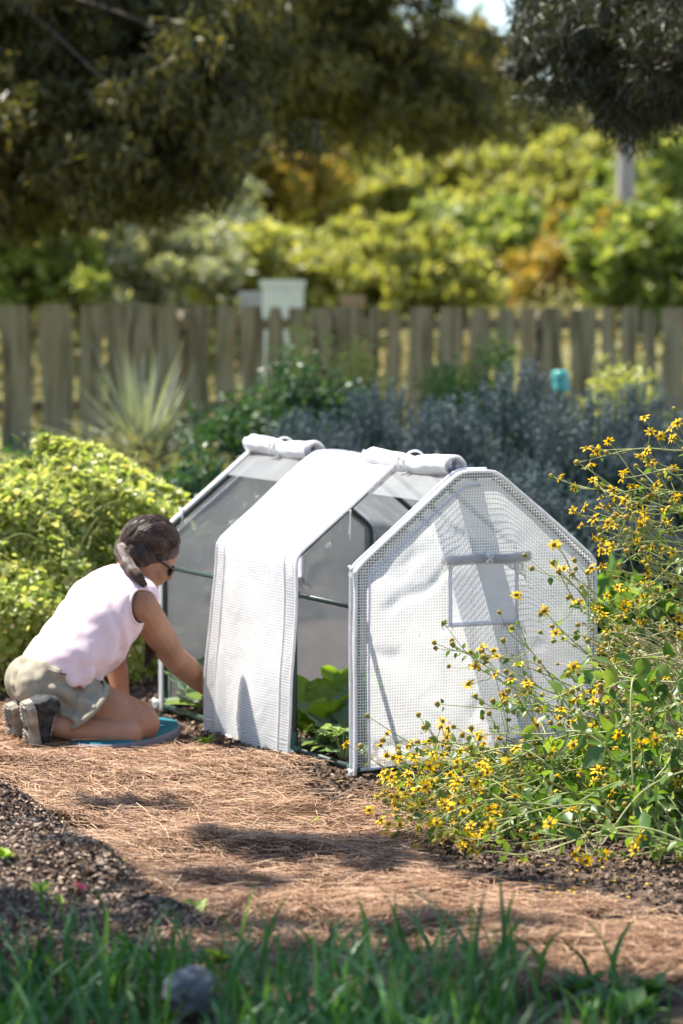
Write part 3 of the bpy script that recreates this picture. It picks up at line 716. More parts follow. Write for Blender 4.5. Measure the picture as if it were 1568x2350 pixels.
for q, w_ in ((rsh, .064), (lsh, .06)):
    cen = trp[3] * .25 + q * .75
    V, Fs = ellipsoid(q * .78 + trp[4] * .22 + UZ * .008, (.075, .07, .066)); C.add(V, Fs)
Q0 = trp[0]
def shirt_disp(P, N):
    a = (P - Q0) @ tax; s = (P - Q0) @ lf; d = (P - Q0) @ tdp
    w1 = np.sin(a * 62 + d * 48 + vn(a, d, 9, 1) * 6 + s * 14); env = sstep(.34, .12, a) * (.35 + .65 * sstep(-.1, .08, d))
    w2 = vn(a * 1.0 - d * .9, d + a * .4, 26, 3) * sstep(.5, .0, a)
    pull = np.sin(d * 70 + a * 25 + vn(a, d, 6, 7) * 5) * sstep(.16, .34, a) * sstep(.42, .3, a)
    return N * (.0095 * w1 * env + .018 * w2 * env + .0055 * pull)[:, None]
nk_c = trp[-1] + tax * .004
ARM = []
def shirt_cut(P):
    ok = np.ones(len(P), bool); ARM.clear()
    for c_, o_, r_ in ((rsh, lsh, .0615), (lsh, rsh, .0595)):
        c_ = c_ + (c_ - o_) * .12; d_ = P - c_; l_ = np.linalg.norm(d_, axis=1); nr = np.abs(l_ - r_) < .0042
        P[nr] = c_ + d_[nr] / l_[nr][:, None] * r_
        ok &= (l_ > r_) | nr; ARM.append((P[nr].copy(), c_, unit(c_ - o_)))
    rel = (P - Q0) @ tax
    hem = -.022 + vn((P - Q0) @ lf, (P - Q0) @ tdp, 12, 2) * .012
    return ok & (rel > -.088 + .034 * np.minimum(1, ((P - Q0) @ lf / .15) ** 2) + hem + .022)
shirt = remesh('shirt', C, M_SHIRT, .006, person, 7, shirt_disp, shirt_cut)

ah = MB()
for q_, c_, x_ in ARM:
    e1 = unit(np.cross(x_, UZ)); e2 = np.cross(x_, e1); an_ = np.arctan2((q_ - c_) @ e2, (q_ - c_) @ e1); pts = []
    for t in np.linspace(-PI, PI, 33)[:-1]:
        dd_ = np.abs(np.angle(np.exp(1j * (an_ - t)))); w_ = np.exp(-(dd_ / .16) ** 2); pts.append((q_ * w_[:, None]).sum(0) / (w_.sum() + 1e-9))
    V, Fs = tube(np.array(pts + pts[:1]), .0048, 7, False); put('armhole_hem', V, Fs, M_SHIRT, shirt)


# shorts
D = MB()
wb = station((54, 1498), (186, 1548), 10.2, .148, .84)
V, Fs = loft([wb, station((34, 1530), (196, 1582), 10.2, .168, .82), station((24, 1562), (200, 1620), 10.2, .178, .8), station((36, 1598), (190, 1640), 10.2, .165, .8), station((66, 1628), (170, 1650), 10.2, .12, .8)], 32); D.add(V, Fs)
for q_, r_ in ((at(96, 1574, 10.13), .092), (at(70, 1562, 10.32), .09)):
    V, Fs = ellipsoid(q_, (r_, r_, r_ * 1.02)); D.add(V, Fs)
for q_, r_ in ((at(196, 1588, 10.17), .083), (at(186, 1580, 10.32), .083)):
    V, Fs = ellipsoid(q_, (r_, r_, r_ * .9)); D.add(V, Fs)
HEM = at(193, 1622, 10.085)
for hp_, kn_, hem, rr in ((rhip, rknee, HEM, .105), (lhip, lknee, at(180, 1614, 10.34), .10)):
    ax = unit(hem - hp_); n1 = lf; n2 = unit(np.cross(lf, ax))
    V, Fs = loft([(hp_ - ax * .05, n1 * .085, n2 * .085), (hp_, n1 * .101, n2 * .104), (hp_ * .5 + hem * .5, n1 * .100, n2 * .105), (hem, n1 * .097, n2 * rr), (hem + ax * .001, n1 * .09, n2 * rr * .94)], 28); D.add(V, Fs)
def short_disp(P, N):
    a = (P - rhip) @ unit(rknee - rhip); z = P[:, 2]
    w1 = np.sin(P[:, 2] * 95 + P[:, 0] * 60 + vn(P[:, 0], P[:, 2], 14, 2) * 6)
    env = np.exp(-((P[:, 0] - at(165, 1590, 10.1)[0]) / .09) ** 2) * sstep(10.3, 10.1, P[:, 1])
    return N * (sstep(10.3, 10.15, P[:, 1]) * (.010 * w1 * env + .008 * vn(P[:, 0] * .5 + z, z - .9 * P[:, 0], 30, 5)) + .004 * np.sin(a * 130 + P[:, 2] * 20) * env)[:, None]
shorts = remesh('shorts', D, M_SHORT, .006, person, 12, short_disp)
hem = HEM; ax = unit(hem - rhip); n2 = unit(np.cross(lf, ax)); th = np.linspace(0, 2 * PI, 29)
for q_, nm_ in ((hem + ax * .0, 'hem'),):
    V, Fs = loft([(q_ - ax * .022, lf * .1015, n2 * .108), (q_ - ax * .02, lf * .1035, n2 * .111), (q_ + ax * .003, lf * .1025, n2 * .110), (q_ + ax * .005, lf * .1, n2 * .107)], 30); 
    put('hem', V, Fs[:-2], M_SHORT, shorts)
# pocket welt and woven label, laid on the cloth
from mathutils.bvhtree import BVHTree
def surf(o, pts, lift):
    me = o.data; o0 = ORG[o.name]; t = BVHTree.FromPolygons([tuple(v.co) for v in me.vertices], [tuple(p.vertices) for p in me.polygons]); out = []
    for u, v in pts:
        d = unit(ray(u, v)); h = t.ray_cast(Vector(np.array([0, 0, H]) - o0), Vector(d))
        out.append(np.array(h[0]) + o0 - d * lift if h[0] is not None else at(u, v, 10.05))
    return np.array(out)
M_LAB = plain('dark_navy_weave', (.02, .02, .05), .7); M_LABT = plain('lilac_thread', (.35, .3, .5), .7)
pk = MB()
for ln_ in (((174, 1546), (178, 1556), (186, 1572)), ((112, 1536), (124, 1541), (136, 1544))):
    us = bez(np.array([(*q, 0) for q in ln_]), 12)[:, :2]; V, Fs = tube(surf(shorts, us, .0015), .0022, 5); put('seam', V, Fs, M_SHORT, shorts)

def patch(u0, v0, u1, v1, dv, lift, nm, m):
    us = np.linspace(u0, u1, 7); P = surf(shorts, [(u, v0 + dv * (u - u0) / (u1 - u0)) for u in us] + [(u, v1 + dv * (u - u0) / (u1 - u0)) for u in us], lift)
    return P, [(i, i + 1, i + 8, i + 7) for i in range(6)]
lb = MB(); lb.add(*patch(138, 1537, 162, 1547, 3, .003, '', None), 0)
for k in range(6):
    u0 = 141 + k * 2.9; P = surf(shorts, [(u0, 1540.4 + k * .4), (u0 + 1.6, 1540.6 + k * .4), (u0 + 1.6, 1544.4 + k * .4), (u0, 1544.2 + k * .4)], .004); lb.add(P, [(0, 1, 2, 3)], 1)
lb.build('woven_label', [M_LAB, M_LABT], shorts)

# shoes standing on their toes, soles to the rear
def shoe(heel, toe, out, nm):
    ax = unit(toe - heel); ln = np.linalg.norm(toe - heel); un = unit(out - ax * np.dot(out, ax)); sd = np.cross(ax, un)   # un: from sole to upper
    prof = [(-.01, .020, .035, .02), (0.0, .031, .075, .02), (.10, .034, .092, .02), (.28, .033, .092, .02), (.45, .034, .075, .02), (.62, .041, .062, .02), (.8, .043, .050, .02), (.94, .034, .040, .02), (1.01, .018, .028, .02)]
    m_ = MB(); rings = []
    for t, w_, h_, b0 in prof: rings.append((heel + ax * ln * t + un * (.022 + h_ / 2 - .008), sd * w_, un * h_ / 2))
    V, Fs = loft(rings, 22); m_.add(V, Fs)
    V, Fs = capsule(heel + ax * ln * .16 + un * .07, .036, heel + ax * ln * .20 + un * .088, .036); m_.add(V, Fs)
    s_ = remesh('shoe', m_, M_SHOE, .005, person, 4)
    so_ = MB(); k = 26; th = np.arange(k) * 2 * PI / k
    def outl(gr, hh):
        P = []
        for t in th:
            y = (1 - math.cos(t)) / 2; ww = np.interp(y, [0, .08, .3, .5, .75, .92, 1], [.012, .036, .036, .032, .045, .037, .012]) * gr
            P.append(heel + ax * (ln * (y * 1.06 - .03)) + sd * ww * (1 if math.sin(t) >= 0 else -1) + un * hh)
        return P
    V = np.array(outl(.9, -.004) + outl(1, .0) + outl(1.03, .014) + outl(1.02, .026)); Fs = []
    for i in range(3):
        for j in range(k): j2 = (j + 1) % k; Fs.append((i * k + j, i * k + j2, (i + 1) * k + j2, (i + 1) * k + j))
    Fs.append(tuple(range(k))[::-1]); Fs.append(tuple(3 * k + j for j in range(k))); so_.add(V, Fs)
    for t in np.linspace(.04, .97, 13):
        if .38 < t < .52: continue
        ww = np.interp(t, [0, .08, .3, .5, .75, .92, 1], [.012, .036, .036, .032, .045, .037, .012]) * .86
        for q in (-1, 1):
            V, Fs = box((0, 0, 0), (ww * .82, ln * .045, .007)); V = np.array(V)
            V = heel + ax * ln * (t * 1.0) + sd * (q * ww * .52) - un * .006 + V[:, :1] * sd + V[:, 1:2] * ax + V[:, 2:] * un; so_.add(V, Fs, 0)
    V, Fs = box((0, 0, 0), (.018, ln * .26, .008)); V = np.array(V); V = heel + ax * ln * .36 - un * .003 + V[:, :1] * sd + V[:, 1:2] * ax + V[:, 2:] * un; so_.add(V, Fs, 1)
    so_.build('sole', [M_SOLE, M_SHOE], s_, smooth=False)
    lc = MB()
    for t in (.42, .5, .58, .66):
        h_ = np.interp(t, [p[0] for p in prof], [p[2] for p in prof]); c = heel + ax * ln * t + un * (.016 + h_)
        V, Fs = tube(bez([c - sd * .03 - un * .012, c + un * .002, c + sd * .03 - un * .012], 6), .0035, 5); lc.add(V, Fs)
    lc.build('laces', [M_SOLE], s_)
shoe(at(56, 1616, 9.94), at(73, 1731, 10.03), fw + UZ * .2 - lf * .05, 'r')
shoe(at(18, 1620, 10.18), at(34, 1716, 10.23), fw + UZ * .2 + lf * .05, 'l')

# hair
E_ = MB()
V, Fs = ellipsoid(hp(-.016, 0, .016), (.104, .086, .106), HA, 24, 16); E_.add(V, Fs)
V, Fs = ellipsoid(hp(-.05, 0, -.03), (.066, .074, .066), HA, 20, 12); E_.add(V, Fs)
for s in (-1, 1): V, Fs = ellipsoid(hp(-.022, .050 * s, -.024), (.066, .039, .060), HA, 18, 12); E_.add(V, Fs)
root = hp(-.098, -.035, -.052)
V, Fs = ellipsoid(root, (.022, .022, .022)); E_.add(V, Fs)
path = bez([root, at(298, 1302, 10.28), at(316, 1322, 10.24), at(334, 1345, 10.24)], 30)
rr_ = (.021 + .0010 * np.sin(np.linspace(0, 9 * PI, len(path)))) * (1 - .62 * np.linspace(0, 1, len(path)) ** 3)
V, Fs = tube(path, rr_, 12); E_.add(V, Fs)
def hair_disp(P, N):
    d = P - root; ang = np.arctan2(d @ hl, d @ hu) * 9 + np.arctan2(d @ hf, d @ hu) * 7
    return N * (.0012 * np.sin(ang * 3 + vn(P[:, 0], P[:, 2], 20, 1) * 5) + .0016 * vn(ang, np.linalg.norm(d, axis=1) * 4, 1.5, 2))[:, None]
def hair_cut(P):
    f, u, l = (P - HC) @ hf, (P - HC) @ hu, (P - HC) @ hl
    return ~((u < f - .054) & (f > -.03) & (f - u > .05)) | ((P - HC) @ hf < -.012)
hair = remesh('hair', E_, M_HAIR, .0045, person, 14, hair_disp, hair_cut)
rs = np.random.RandomState(3); sm_ = MB()
cH = hp(-.016, 0, .016); rH = np.array([.104, .086, .106])
def onhead(p, lift=1.012):
    q = np.array([(p - cH) @ hf, (p - cH) @ hl, (p - cH) @ hu]) / rH; q = q / np.linalg.norm(q) * lift * rH; return cH + hf * q[0] + hl * q[1] + hu * q[2]
for i in range(230):
    s = rs.uniform(-1, 1); t0 = rs.uniform(0, 1)
    st0 = hp(.075 - .05 * abs(s) - .03 * t0, .085 * s, .07 * (1 - abs(s)) + .03 - .07 * abs(s) * t0 + rs.normal(0, .01))
    pts = [onhead(st0 * (1 - t) + (root + hu * rs.normal(0, .004)) * t + hu * .05 * math.sin(PI * t) - hl * .02 * (s < 0) * math.sin(PI * t), 1.012 + rs.uniform(0, .018)) for t in np.linspace(0, .97, 9)] + [root + rs.normal(0, .008, 3)]
    V, Fs = tube(np.array(pts), np.linspace(.0014, .002, 10), 4); sm_.add(V, Fs)
for i in range(60):
    ph = rs.uniform(0, 2 * PI); T_, N_, B_ = frames(path); k = np.arange(len(path))
    rad_ = rr_ * .98; tw = ph + k * .05
    V, Fs = tube(path + N_ * (np.cos(tw) * rad_)[:, None] + B_ * (np.sin(tw) * rad_)[:, None], .0022, 4); sm_.add(V, Fs)
sm_.build('hair_strands', [M_HAIR], hair)
# loose end of the ponytail hanging in front of the chest
pt = MB(); rs = np.random.RandomState(5)
for i in range(90):
    o = rs.normal(0, .009, 3); e = -o * .5 + rs.normal(0, .003, 3)
    P = bez([at(338, 1372, 10.40) + o * .5, at(346, 1432, 10.40) + o, at(346, 1480, 10.40) + o, at(337, 1530 - 40 * rs.rand() ** 2, 10.40) + o + e], 12)
    V, Fs = tube(P, np.linspace(.0032, .0006, len(P)), 4); pt.add(V, Fs)
pt.build('ponytail', [M_HAIR], hair)
# sunglasses
M_GLASS = plain('black_plastic', (.006, .006, .007), .15, spec=.6)
sg_ = MB()
for s in (-1, 1):
    V, Fs = loft([(hp(.098 - .004 * k, .034 * s, -.018), hl * .027 * g_, hu * .021 * g_) for k, g_ in ((0, .7), (1, .95), (2, 1), (3, .9))], 18); sg_.add(V, Fs)
    V, Fs = tube(bez([hp(.096, .058 * s, -.010), hp(.07, .069 * s, -.010), hp(.0, .078 * s, -.012)], 8), .004, 6); sg_.add(V, Fs)
V, Fs = tube(bez([hp(.096, -.010, -.010), hp(.103, 0, -.008), hp(.096, .010, -.010)], 6), .003, 6); sg_.add(V, Fs)
sg_.build('sunglasses', [M_GLASS], person)
# kneeling pad
pc = at(284, 1690, 10.28); pc[2] = .008
pad = thing('kneeling_pad', 'oval teal foam kneeling pad with grey rim under the woman\'s knees', 'kneeling pad', pc)
th = np.arange(48) * 2 * PI / 48
prx, pry = .165, .34
pax = unit(np.array([.25, .97, 0])); pbx = np.array([pax[1], -pax[0], 0])
def pring(s, z): return [pc + pbx * (math.copysign(abs(math.cos(t)) ** .9, math.cos(t)) * prx * s) + pax * (math.copysign(abs(math.sin(t)) ** .9, math.sin(t)) * pry * s) + UZ * (z + .05 * math.sin(t) * 0) for t in th]
def padv(rs_):
    V = np.array(sum([pring(s, z) for s, z in rs_], [])); n = len(rs_); k = 48; Fs = []
    for i in range(n - 1):
        for j in range(k): j2 = (j + 1) % k; Fs.append((i * k + j, i * k + j2, (i + 1) * k + j2, (i + 1) * k + j))
    Fs.append(tuple((n - 1) * k + j for j in range(k))); return V, Fs
V, Fs = padv([(.97, .002), (1, .008), (1.0, .028), (.985, .034), (.965, .035)]); put('foam_rim', V, Fs, matnoise('grey_foam', [(.16, .15, .17), (.24, .22, .25)], 30, .9, .2), pad)
V, Fs = padv([(.965, .0352), (.955, .0395), (.93, .041), (.5, .041)]); put('top_layer', V, Fs, matnoise('teal_foam', [(.003, .105, .14), (.006, .14, .185)], 20, .8, .25, 120), pad)
# ------------------------------------------------------------------ plants round the greenhouse
def gauss_leaves(centers, per, spread, rs):
    c = np.repeat(centers, per, axis=0); return c + rs.normal(size=c.shape) * spread
# --- bean mound behind the person
rs = np.random.RandomState(11)
bx, by = -1.24, 12.25
bean = thing('bean_bush', 'sunlit mound of lime green bean vines behind the kneeling woman', 'bush', (bx, by, 0))
M_BEAN = leafmat('bean_leaf', [(.12, .19, .035), (.34, .42, .1), (.5, .55, .19), (.64, .65, .34), (.4, .46, .12), (.55, .47, .2)], .5, .4, .5, tint=(1.25, 1.25, .7))
n = 26000
th = rs.uniform(0, 2 * PI, n); zz = rs.uniform(0, 1, n) ** .8
def mound_r(t, z): return (1 + .35 * max(0, -math.sin(t)) * (1 - z) if np.isscalar(t) else 1 + .35 * np.maximum(0, -np.sin(t)) * (1 - z)) * (1 - z ** 4.2) ** .58 * (1 + .18 * np.sin(3 * t + 1) + .1 * np.sin(7 * t + 6 * z) + .12 * np.sin(11 * z + 2 * t))
rr = mound_r(th, zz) * (1 - np.abs(rs.normal(0, .09, n))); 
lump = 1 + .11 * np.sin(th * 9 + zz * 5) * np.sin(zz * 14 + th * 3)
P = np.stack([bx + np.cos(th) * rr * lump * .56, by + np.sin(th) * rr * lump * .55, -.0 + zz * (.85 + .05 * np.sin(th * 2 + 1) + .05 * np.cos(th))], 1)
out_ = np.stack([np.cos(th), np.sin(th), .35 + zz * .8], 1)
d = unit(out_ * .6 + rs.normal(size=(n, 3)) * .6 + np.array([0, 0, -.3]))
M = rots(d, None, rs); nm = unit(out_ * .8 + rs.normal(size=(n, 3)) * .5 + UZ * .5)
x_ = unit(np.cross(d, nm)); M = np.stack([x_, d, np.cross(x_, d)], 1)
HEART_V = np.array([(0, 0, 0), (.42, .1, .06), (.4, .45, .08), (0, 1, -.1), (-.4, .45, .08), (-.42, .1, .06), (0, .4, 0)], float)
HEART_F = np.array([(0, 1, 6), (1, 2, 6), (2, 3, 6), (3, 4, 6), (4, 5, 6), (5, 0, 6)])
V, Fs = scat(P, M, rs.uniform(.018, .042, n), HEART_V, HEART_F, rs.uniform(.85, 1.3, n))
put('leaves', V, Fs, M_BEAN, bean)
vt = MB()
for i in range(260):
    t = rs.uniform(0, 2 * PI); z = rs.uniform(.55, 1.0); r_ = mound_r(t, min(z, .98)); b0 = np.array([bx + math.cos(t) * r_ * .60, by + math.sin(t) * r_ * .55, z * .82])
    o_ = np.array([math.cos(t) * .6, math.sin(t) * .4, .6]); l = rs.uniform(.05, .16); e = rs.normal(0, .05, 3)
    c_ = [b0, b0 + o_ * l * .5 + e * .4, b0 + o_ * l * .8 + e, b0 + o_ * l * .75 + e * 1.6 + np.array([0, 0, -.02])]
    if rs.rand() < .4: c_ += [c_[-1] + rs.normal(0, .018, 3), c_[-1] + rs.normal(0, .02, 3) + np.array([0, 0, .02])]
    V, Fs = tube(bez(c_, 16), .0022, 4); vt.add(V, Fs)
for i in range(20):
    t = rs.uniform(0, 2 * PI); r_ = rs.uniform(.1, .25); V, Fs = tube(bez([(bx + math.cos(t) * r_ * .4, by + math.sin(t) * r_ * .4, 0), (bx + math.cos(t) * r_, by + math.sin(t) * r_ * .8, .4), (bx + math.cos(t + .4) * r_ * 1.2, by + math.sin(t + .4) * r_, .8)], 8), .004, 4); vt.add(V, Fs)
vt.build('vines', [plain('pale_vine', (.34, .38, .12), .5, .3)], bean)

# --- broad vegetable leaves inside the greenhouse
M_VEG = leafmat('vegetable_leaf', [(.09, .17, .02), (.16, .26, .03), (.22, .33, .06)], .45, .45, .4)
M_VEGP = leafmat('blue_green_leaf', [(.1, .17, .1), (.18, .27, .17), (.26, .35, .22)], .3, .4, .5)
M_STK = plain('pale_green_stalk', (.3, .38, .16), .5, .2)
def bigleaf(mb, stk, b0, tip, wid, rs, lobes=True, droop=.25, mi=0):
    b0 = np.asarray(b0, float); tip = np.asarray(tip, float); ax = tip - b0; L_ = np.linalg.norm(ax); ax = ax / L_
    sd = unit(np.cross(ax, UZ)); up = np.cross(sd, ax); nl, nw = 12, 9; V = []
    for i in range(nl):
        t = i / (nl - 1); w_ = wid * (math.sin(PI * min(1, t * .92 + .06)) ** .7) * (1 + (.22 * math.sin(t * 23 + rs.rand()) if lobes else 0))
        for j in range(nw):
            q = j / (nw - 1) * 2 - 1
            V.append(b0 + ax * L_ * (t - .25 * droop * t * t * 0) + sd * w_ * q + up * (wid * .30 * abs(q) - droop * L_ * t * t * .6 + .10 * wid * math.sin(9 * t + 5 * q) * abs(q)) - UZ * 0)
    mb.add(np.array(V), [tuple(r) for r in grid(nl, nw)], mi)
    return
def veg(name, label, s, w, leaves, mats, seed):
    rs = np.random.RandomState(seed); base = G(w, s, 0)
    t_ = thing(name, label, 'vegetable plant', base, 'vegetables growing inside the greenhouse')
    lm = MB(); sm = MB()
    for ang, el, l, wd, pet in leaves:
        dv = np.array([math.cos(ang) * math.cos(el), math.sin(ang) * math.cos(el), math.sin(el)])
        b1 = base + dv * pet + UZ * pet * .15; V, Fs = tube(bez([base, base + dv * pet * .5 + UZ * .02, b1, b1 + dv * l * .35], 9), np.linspace(.006, .0035, 10)[:10] if False else .0045, 6); sm.add(V, Fs)
        bigleaf(lm, sm, b1, b1 + dv * l, wd, rs, True, .35)
    lm.build('leaves', mats, t_); sm.build('stalks', [M_STK], t_); return t_
LV1 = [(2.6, 1.2, .19, .085, .06), (-.3, 1.05, .2, .09, .07), (-1.4, .95, .18, .08, .05), (.6, 1.1, .2, .09, .06), (1.6, 1.2, .19, .08, .05), (3.6, .8, .16, .07, .06), (-2.2, .6, .15, .07, .05)]
LV2 = [(2.7, .75, .18, .08, .06), (-.2, .6, .19, .085, .06), (-1.9, .5, .17, .075, .06), (1.2, 1.1, .2, .08, .06), (.4, .9, .18, .08, .05), (3.8, .35, .15, .065, .05), (-1.1, .9, .16, .07, .05)]
veg('leafy_vegetable', 'tall bright green leafy vegetable behind the dark pole of the front opening', .60, .15, LV1, [M_VEG], 1)
veg('cabbage_plant', 'blue green cabbage plant behind the front edge of the opening', .42, .17, LV2, [M_VEGP], 2)
veg('leafy_vegetable', 'leafy vegetable deepest inside against the right wall of the greenhouse', .82, .36, LV1, [M_VEG], 3)
veg('cabbage_plant', 'pale cabbage plant glimpsed through the far wall by the woman\'s hand', 1.55, .13, LV2, [M_VEGP], 4)
# low strawberry-like plants at the sill of the opening
M_STRAW = leafmat('serrated_leaf', [(.08, .17, .04), (.18, .3, .1), (.3, .4, .2), (.3, .36, .05)], .35, .4, .5)
def lowplant(name, label, s, w, seed, n=16, r=.10):
    rs = np.random.RandomState(seed); base = G(w, s, 0); t_ = thing(name, label, 'strawberry plant', base, 'strawberry plants at the open side')
    P = []; Dv = []; sm = MB()
    for i in range(n):
        a = rs.uniform(0, 2 * PI); q = r * rs.uniform(.4, 1); h = rs.uniform(.05, .13); c = base + np.array([math.cos(a) * q, math.sin(a) * q, h])
        V, Fs = tube(bez([base, base + (c - base) * .5 + UZ * .02, c], 6), .0018, 5); sm.add(V, Fs)
        for k in (-1.1, 0, 1.1): P.append(c); Dv.append((math.cos(a + k), math.sin(a + k), rs.uniform(-.3, .2)))
    P = np.array(P); Dv = np.array(Dv); rl = unit(rs.normal(size=P.shape) * .3 + UZ); d = unit(Dv); x_ = unit(np.cross(d, rl)); M = np.stack([x_, d, np.cross(x_, d)], 1)
    V, Fs = scat(P, M, rs.uniform(.035, .055, len(P)), HEART_V, HEART_F, 1.1); put('leaves', V, Fs, M_STRAW, t_); sm.build('stalks', [M_STK], t_)
lowplant('strawberry_plant', 'small strawberry plant just inside the base rail of the front opening', .26, .075, 1)
lowplant('strawberry_plant', 'smaller strawberry plant beside the foot of the dark middle pole', .40, .06, 2, 8, .06)
lowplant('strawberry_plant', 'strawberry plant deeper inside under the cabbage leaves', .33, .14, 3, 14, .1)

# --- yellow daisies sprawling in front of the end panel
M_PET = leafmat('yellow_petal', [(.66, .4, .004), (.78, .52, .006), (.85, .6, .015)], .35, .6, .15, tint=(1.2, 1.1, .5))
M_DISC = matnoise('flower_disc', [(.1, .05, .012), (.28, .17, .03)], 400, .8, .5, 900, dist=.002)
M_BUD = matnoise('seed_head', [(.16, .14, .03), (.34, .24, .05), (.42, .3, .06)], 300, .8, .6, 900, dist=.002)
M_GRN = plain('sepal_green', (.16, .24, .05), .6, .2)
M_STEM = leafmat('daisy_stem', [(.3, .34, .1), (.42, .44, .18), (.24, .3, .08), (.5, .48, .24)], .1, .45, .4)
M_DLEAF = leafmat('daisy_leaf', [(.04, .1, .016), (.08, .16, .024), (.13, .22, .036), (.24, .32, .07), (.08, .15, .045)], .42, .42, .5)
def flower_mesh(seed):
    rs = np.random.RandomState(seed); mb = MB(); n = rs.randint(7, 10)
    for i in range(n):
        a = 2 * PI * i / n + rs.normal(0, .12); el = rs.normal(.12, .22); l = rs.uniform(.0135, .0185); w_ = l * .34
        d = np.array([math.cos(a) * math.cos(el), math.sin(a) * math.cos(el), math.sin(el)]); sd = np.array([-math.sin(a), math.cos(a), 0]); up = np.cross(d, sd)
        b0 = d * .0035; V = [b0 - sd * w_ * .3, b0 + sd * w_ * .3, d * l * .55 + sd * w_ * .55 + UZ * .001, d * l - UZ * .0015 + sd * w_ * .25, d * l - UZ * .0015 - sd * w_ * .25, d * l * .55 - sd * w_ * .55 + UZ * .001]
        mb.add(np.array(V), [(0, 1, 2, 5), (5, 2, 3, 4)], 0)
    V, Fs = ellipsoid((0, 0, .0008), (.0056, .0056, .0042), None, 10, 6); mb.add(V, Fs, 1)
    V, Fs = ellipsoid((0, 0, -.0035), (.0042, .0042, .004), None, 8, 5); mb.add(V, Fs, 2)
    return mesh('flower', np.concatenate(mb.V), mb.F, [M_PET, M_DISC, M_GRN], True, mb.M)
def bud_mesh(seed):
    rs = np.random.RandomState(seed); mb = MB(); V, Fs = ellipsoid((0, 0, .002), (.0068, .0068, .0064), None, 12, 8)
    V = V * (1 + rs.normal(0, .06, (len(V), 1))); mb.add(V, Fs, 0)
    V, Fs = ellipsoid((0, 0, -.003), (.0046, .0046, .0042), None, 8, 5); mb.add(V, Fs, 1)
    for i in range(6):
        a = i * 1.05 + rs.rand(); d = np.array([math.cos(a), math.sin(a), -.25]); mb.add(np.array([d * .003 + (0, 0, -.003), d * .008 + np.array([-math.sin(a), math.cos(a), 0]) * .0022, d * .0115, d * .008 - np.array([-math.sin(a), math.cos(a), 0]) * .0022]), [(0, 1, 2, 3)], 1)
    return mesh('seed_head', np.concatenate(mb.V), mb.F, [M_BUD, M_GRN], True, mb.M)
FM = [flower_mesh(i) for i in range(6)]; BM = [bud_mesh(i) for i in range(4)]
def tipzone(n, us, vs, Ys, rs, low=False):
    out = []
    while len(out) < n:
        u, v, Y_ = rs.uniform(*us), rs.uniform(*vs), rs.uniform(*Ys); p = at(u, v, Y_)
        zmin = .03
        if p[2] < zmin:
            Y_ = (1.5 - zmin - rs.uniform(0, .05)) * F / (v - 690); p = at(u, v, Y_)
            if Y_ < 7.9: continue
        # stay in front of the end panel
        rel = p - A; s_ = rel @ LX; w_ = rel @ WX
        if s_ > -.06 and w_ < GW + .05: p = p - LX * (s_ + .06 + rs.uniform(0, .25)); 
        out.append(p)
    return out
